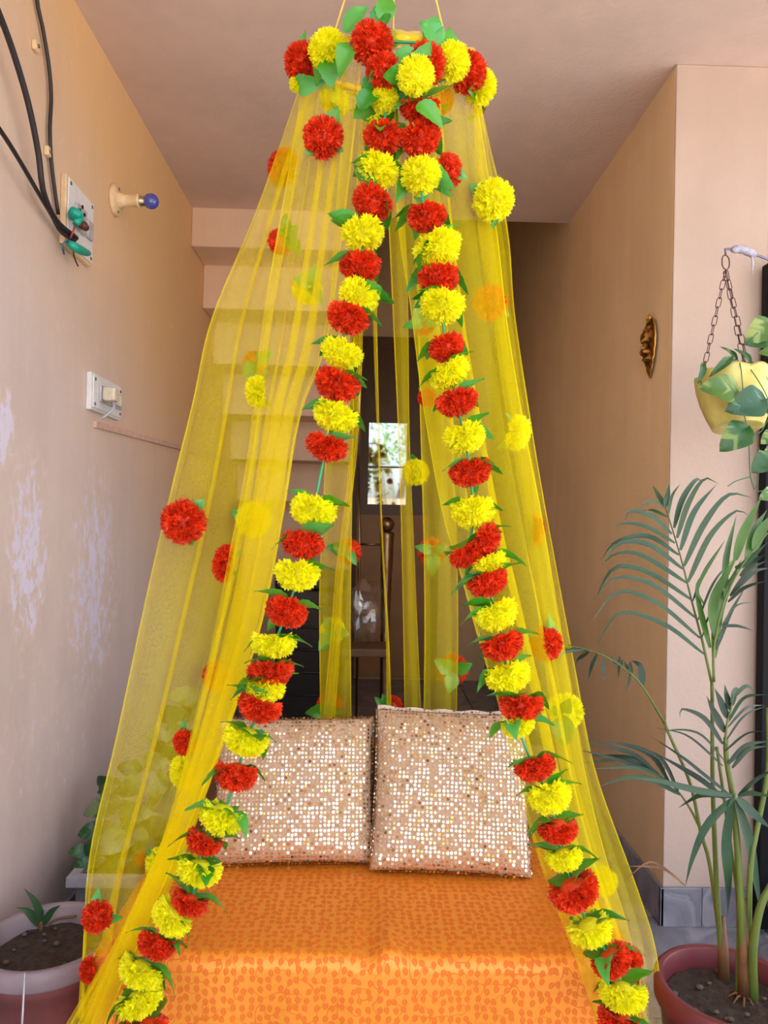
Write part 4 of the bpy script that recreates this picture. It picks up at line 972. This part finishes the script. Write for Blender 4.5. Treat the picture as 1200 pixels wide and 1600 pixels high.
def varieg(name, base, pale, thr, sc=5):
    m, nt, b = node_mat(name); tc = N(nt, 'ShaderNodeTexCoord'); oi = N(nt, 'ShaderNodeObjectInfo')
    sp_ = N(nt, 'ShaderNodeSeparateXYZ'); nt.links.new(tc.outputs['Object'], sp_.inputs[0])
    cm = N(nt, 'ShaderNodeCombineXYZ'); ab = N(nt, 'ShaderNodeMath', operation='ABSOLUTE'); nt.links.new(sp_.outputs[1], ab.inputs[0])
    sb_ = N(nt, 'ShaderNodeMath', operation='MULTIPLY_ADD'); nt.links.new(ab.outputs[0], sb_.inputs[0]); sb_.inputs[1].default_value = -1.1; nt.links.new(sp_.outputs[0], sb_.inputs[2])
    nt.links.new(sb_.outputs[0], cm.inputs[0]); mm_ = N(nt, 'ShaderNodeMath', operation='MULTIPLY'); mm_.inputs[1].default_value = .35; nt.links.new(sp_.outputs[1], mm_.inputs[0]); nt.links.new(mm_.outputs[0], cm.inputs[1])
    nt.links.new(oi.outputs['Random'], cm.inputs[2])
    nz = N(nt, 'ShaderNodeTexNoise', i_Scale=float(sc), i_Detail=3.0); nt.links.new(cm.outputs[0], nz.inputs['Vector'])
    r = ramp(nt, [(thr - .03, base), (thr + .05, pale)], nz.outputs[0]); nt.links.new(r.outputs[0], b.inputs['Base Color']); b.inputs['Roughness'].default_value = .35
    return m
SYN = [heart(21, varieg('arrowhead leaf', srgb(46, 72, 38), srgb(96, 114, 74), .5, 2.5)), heart(22, varieg('arrowhead leaf pale', srgb(86, 104, 66), srgb(128, 140, 100), .46, 2.5)), heart(23, varieg('dark leaf', srgb(34, 74, 36), srgb(60, 110, 50), .55, 4))]
POTH = [heart(31, varieg('pothos leaf', srgb(38, 84, 32), srgb(112, 136, 60), .6, 3.5)), heart(32, varieg('pothos leaf light', srgb(72, 108, 40), srgb(134, 152, 72), .52, 3)), heart(33, varieg('pothos leaf marbled', srgb(34, 80, 48), srgb(124, 152, 120), .58, 4))]
def leaf_at(parent, me, base, tip, wobble, normal=(0, -1, .5), sw=1.0):
    x = tip - base; s = x.length; x.normalize(); z = Vector(normal) + Vector((rnd.uniform(-1, 1), rnd.uniform(-1, 1), rnd.uniform(-1, 1))) * wobble
    z = (z - x * z.dot(x)).normalized(); y = z.cross(x); Mx = Matrix((x, y, z)).transposed().to_4x4(); Mx.translation = base
    return inst('leaf', me, parent, Mx @ Matrix.Scale(s, 4) @ Matrix.Diagonal((1, sw, 1, 1)))
DS = 2.5
for px, py, s, d, k, ang in ((155,1262,52,2.30,0,160),(178,1312,62,2.34,1,20),(198,1265,46,2.42,0,100),(218,1272,44,2.40,1,60),(232,1222,52,2.5,1,120),(200,1232,40,2.5,0,200),(255,1172,46,2.6,0,100),(268,1120,52,2.65,0,70),(285,1088,46,2.7,1,120),
        (245,1190,40,2.55,1,30),(170,1232,36,2.42,0,150),(215,1300,40,2.4,1,-20),(186,1342,40,2.36,2,40),(136,1300,32,2.34,2,170),(142,1325,30,2.33,2,200),(125,1352,30,2.32,2,150),(138,1345,34,2.36,2,100),(240,1250,44,2.5,0,80),(162,1222,30,2.5,2,70),
        (150,1345,30,2.33,2,60),(210,1345,34,2.42,2,120),(230,1320,40,2.45,0,20),(250,1290,44,2.5,1,100),(262,1225,44,2.55,0,160),(280,1150,40,2.65,1,20),(298,1115,36,2.72,0,60),(120,1330,26,2.33,2,140),(200,1200,34,2.55,0,130),(245,1148,40,2.62,1,150)):
    a = math.radians(ang); c0 = P(px, py, d); sz = s / FPX * d
    dv = Vector((math.cos(a), -.3, math.sin(a) * .6 - .3)).normalized() * sz * .5
    c0.x = max(c0.x, XL + .06)
    leaf_at(pl, SYN[k], c0 - dv, c0 + dv, .35)
for pts in ([(150,1360,2.35),(190,1290,2.4),(240,1210,2.55),(285,1100,2.7)], [(140,1362,2.34),(150,1310,2.33),(160,1265,2.33)], [(200,1362,2.45),(225,1290,2.45),(250,1180,2.6)]):
    l = [P(*p) for p in pts]
    for p in l: p.x = max(p.x, XL + .05)
    MB().tube([Vector((l[0].x, l[0].y, pz - .02))] + crom(l, 14), .005, 6).obj('stem', PSTEM, pl)

# hanging basket with trailing pothos on the pillar front
BD = 2.30
bkc = P(1146, 590, BD); BRd = 57 / FPX * BD
hb_ = thing('hanging_basket', 'yellow leaf-patterned hanging basket of variegated trailing vine on three chains', 'potted plant', P(1146, 660, BD))
BASK, bkn, bkb = node_mat('yellow basket plastic'); bkb.inputs['Roughness'].default_value = .45
tcb = N(bkn, 'ShaderNodeTexCoord'); nzb = N(bkn, 'ShaderNodeTexNoise', i_Scale=14.0, i_Detail=3.0); bkn.links.new(tcb.outputs['Object'], nzb.inputs['Vector'])
rb_ = ramp(bkn, [(.3, srgb(196, 182, 84)), (.7, srgb(226, 218, 136))], nzb.outputs[0]); bkn.links.new(rb_.outputs[0], bkb.inputs['Base Color'])
rows = []; SEG = 64; Hb = .165
for (rr, zz, lobe) in ((.0, -Hb, 0), (.30, -Hb, 0), (.60, -Hb, 0), (.655, -Hb, 0), (.66, -Hb + .0012, 0), (.675, -Hb + .008, .0), (.78, -Hb * .78, .03), (.90, -Hb * .5, .05), (.98, -Hb * .22, .05), (1.0, -.006, .05), (.99, .004, .05), (.96, .0, .05), (.93, -.04, .04), (.85, -.07, 0), (0, -.07, 0)):
    row = []
    for k in range(SEG + 1):
        a = 2 * PI * k / SEG; lb_ = abs(math.sin(a * 4.0)) - .5
        edge = 1 if zz > -.03 else 0
        row.append(bkc + Matrix.Rotation(math.radians(-11), 3, 'X') @ Vector((BRd * rr * (1 + lobe * lb_ * .6) * math.cos(a), BRd * rr * (1 + lobe * lb_ * .6) * math.sin(a), zz + edge * .012 * lb_ + .0035 * lobe * 20 * math.sin(a * 8 + zz * 60) * .5)))
    rows.append(row)
MB().grid(rows).obj('basket', BASK, hb_)
hk = P(1134, 404, BD); IRON = plain('rusty iron', srgb(96, 70, 66), .5, .6)
def ring_link(L_, W_, r): 
    m = MB(); pts = []
    for h in (1, -1):
        for k in range(9):
            a = PI * k / 8 + (0 if h > 0 else PI); pts.append((math.cos(a) * W_ / 2, 0, math.sin(a) * W_ / 2 + h * (L_ - W_) / 2))
    pts += [pts[0], pts[1]]
    return m.tube(pts, r, 6, False).mesh('chain_link', IRON)
LK = ring_link(.034, .014, .0014)
rg = ring_link(.045, .036, .002); inst('top_ring', rg, hb_, Matrix.Translation(hk - Vector((0, 0, .012))) @ Matrix.Rotation(.5, 4, 'Z'))
j0 = hk - Vector((0, 0, .04))
for (px, py, dd) in ((1096, 594, -.02), (1164, 578, .085), (1172, 582, -.06)):
    e = P(px, py, BD + dd); n = max(3, int((e - j0).length / .0285)); z = (j0 - e).normalized()
    for k in range(n):
        inst('chain_link', LK, hb_, frame(z, e.lerp(j0, (k + .5) / n), (k % 2) * PI / 2 + .6) )
    MB().tube([e, e - Vector((0, 0, .02)), e + Vector((.008, 0, -.03))], .0016, 6).obj('chain_hook', IRON, hb_)
VINE = plain('green vine', srgb(58, 112, 74), .5)
for (bx, by), (tx, ty), k, d, sw in (((1148,612),(1098,600),1,BD-.13,1),((1190,625),(1140,638),2,BD-.14,1.1),((1165,670),(1129,701),0,BD-.13,1.1),((1200,505),(1168,535),1,BD-.02,1),((1200,530),(1172,535),0,BD-.02,1.2),((1203,715),(1178,735),0,BD-.1,1.2),((1172,565),(1152,543),0,BD-.06,.35),((1140,560),(1112,585),0,BD-.10,.4),((1150,560),(1130,540),0,BD-.02,.3),((1098,570),(1094,598),0,BD-.11,.45),
        ((1210,555),(1190,548),1,BD-.05,1),((1208,680),(1192,690),1,BD-.05,1.2),((1212,700),(1195,715),1,BD-.05,1),((1205,770),(1190,778),1,BD-.05,1.2),((1200,640),(1225,650),2,BD-.12,1),((1195,590),(1230,570),1,BD-.05,1)):
    leaf_at(hb_, POTH[k], P(bx, by, d), P(tx, ty, d - .02), .25, (-.1, -1, .2), sw)
for pts in ([(1140,562,0),(1155,565,-.1),(1160,600,-.135),(1162,640,-.14),(1170,690,-.1),(1172,740,-.1),(1182,768,-.1),(1186,700,-.1)], [(1160,562,0),(1175,580,-.12),(1195,612,-.14),(1205,640,-.13)], [(1172,562,0),(1190,580,-.1),(1205,600,-.1)],
            [(1172,680,-.1),(1188,675,-.1),(1200,655,-.1)], [(1172,745,-.1),(1150,752,-.1),(1137,760,-.1)], [(1145,620,-.14),(1170,625,-.145),(1190,624,-.14)], [(1165,672,-.12),(1172,690,-.1)], [(1150,563,-.02),(1130,566,-.08),(1112,586,-.1)], [(1182,768,-.1),(1200,766,-.1)]):
    MB().tube(crom([P(x, y, BD + dd) for x, y, dd in pts], 24), .0016, 5).obj('vine', VINE, hb_)
bk = thing('bracket', 'white taped wall bracket with a hook holding the basket chains', 'bracket', P(1150, 398, BD))
MB().tube(crom([hk + Vector((0, 0, .012)), hk + Vector((-.008, 0, .03)), P(1140, 392, BD), P(1148, 389, BD), P(1180, 398, BD + .02), P(1202, 406, BD + .05), P(1230, 415, YF + .05)], 24), .004, 8).obj('rod', plain('bracket iron', srgb(120, 116, 150), .4, .5), bk)
m = MB(); l = crom([P(1143, 391, BD - .002), P(1155, 389, BD), P(1168, 393, BD), P(1180, 399, BD + .02)], 14)
m.tube(l, [.006, .011, .013, .012, .014, .013, .012, .014, .013, .012, .013, .012, .010, .006], 9); m.obj('tape_wrap', plain('dirty white tape', srgb(168, 166, 182), .7, scale=60, var=.35), bk)
MB().tube([P(1175, 400, BD), P(1176, 412, BD), P(1175, 428, BD)], [.003, .0035, .0015], 6).obj('loose_tape_end', plain('tape end', srgb(190, 186, 200), .7), bk)

# black gate leaf at the right edge and what stands by it
gt = thing('metal_gate', 'black sheet metal gate at the right edge behind the palm', 'gate', (XRE + .35, YF - .1, 0))
gx0 = P(1193, 700, YF - .06).x
bevel(MB().box((gx0, YF - .075, .02), (gx0 + .05, YF - .03, 2.32)).obj('gate_post', BLACK, gt, smooth=False), .004)
bevel(MB().box((gx0 + .7, YF - .075, .02), (gx0 + .75, YF - .03, 2.32)).obj('gate_post', BLACK, gt, smooth=False), .004)
for zz in (.06, 1.1, 2.27): MB().box((gx0 + .05, YF - .07, zz), (gx0 + .7, YF - .035, zz + .05)).obj('gate_rail', BLACK, gt, smooth=False)
MB().box((gx0 + .05, YF - .055, .11), (gx0 + .7, YF - .050, 2.27)).obj('gate_sheet', BLACK, gt, smooth=False)
sh = thing('potted_shrub', 'small round-leaved shrub in a terracotta pot by the black gate', 'potted plant', (1.42, 2.34, 0))
MB().lathe(pot_prof(.11, .2, .03, .075), (1.42, 2.34, 0), 32).obj('pot', plain('terracotta', srgb(150, 84, 60), .8), sh)
soil_mesh(Vector((1.42, 2.34, 0)), .082, .165).obj('soil', SOIL, sh)
for k in range(4):
    MB().tube(crom([(1.42, 2.34, .16), (1.41 + .03 * k - .05, 2.33, .35), (1.36 + .05 * k, 2.30, .55)], 8), .004, 6).obj('stem', PSTEM, sh)
for k in range(34):
    b0 = Vector((1.42 + rnd.uniform(-.10, .12), 2.32 + rnd.uniform(-.1, .06), rnd.uniform(.25, .62)))
    leaf_at(sh, SYN[2], b0, b0 + Vector((rnd.uniform(-1, 1), rnd.uniform(-1, .2), rnd.uniform(-.4, .6))).normalized() * rnd.uniform(.03, .05), .6)
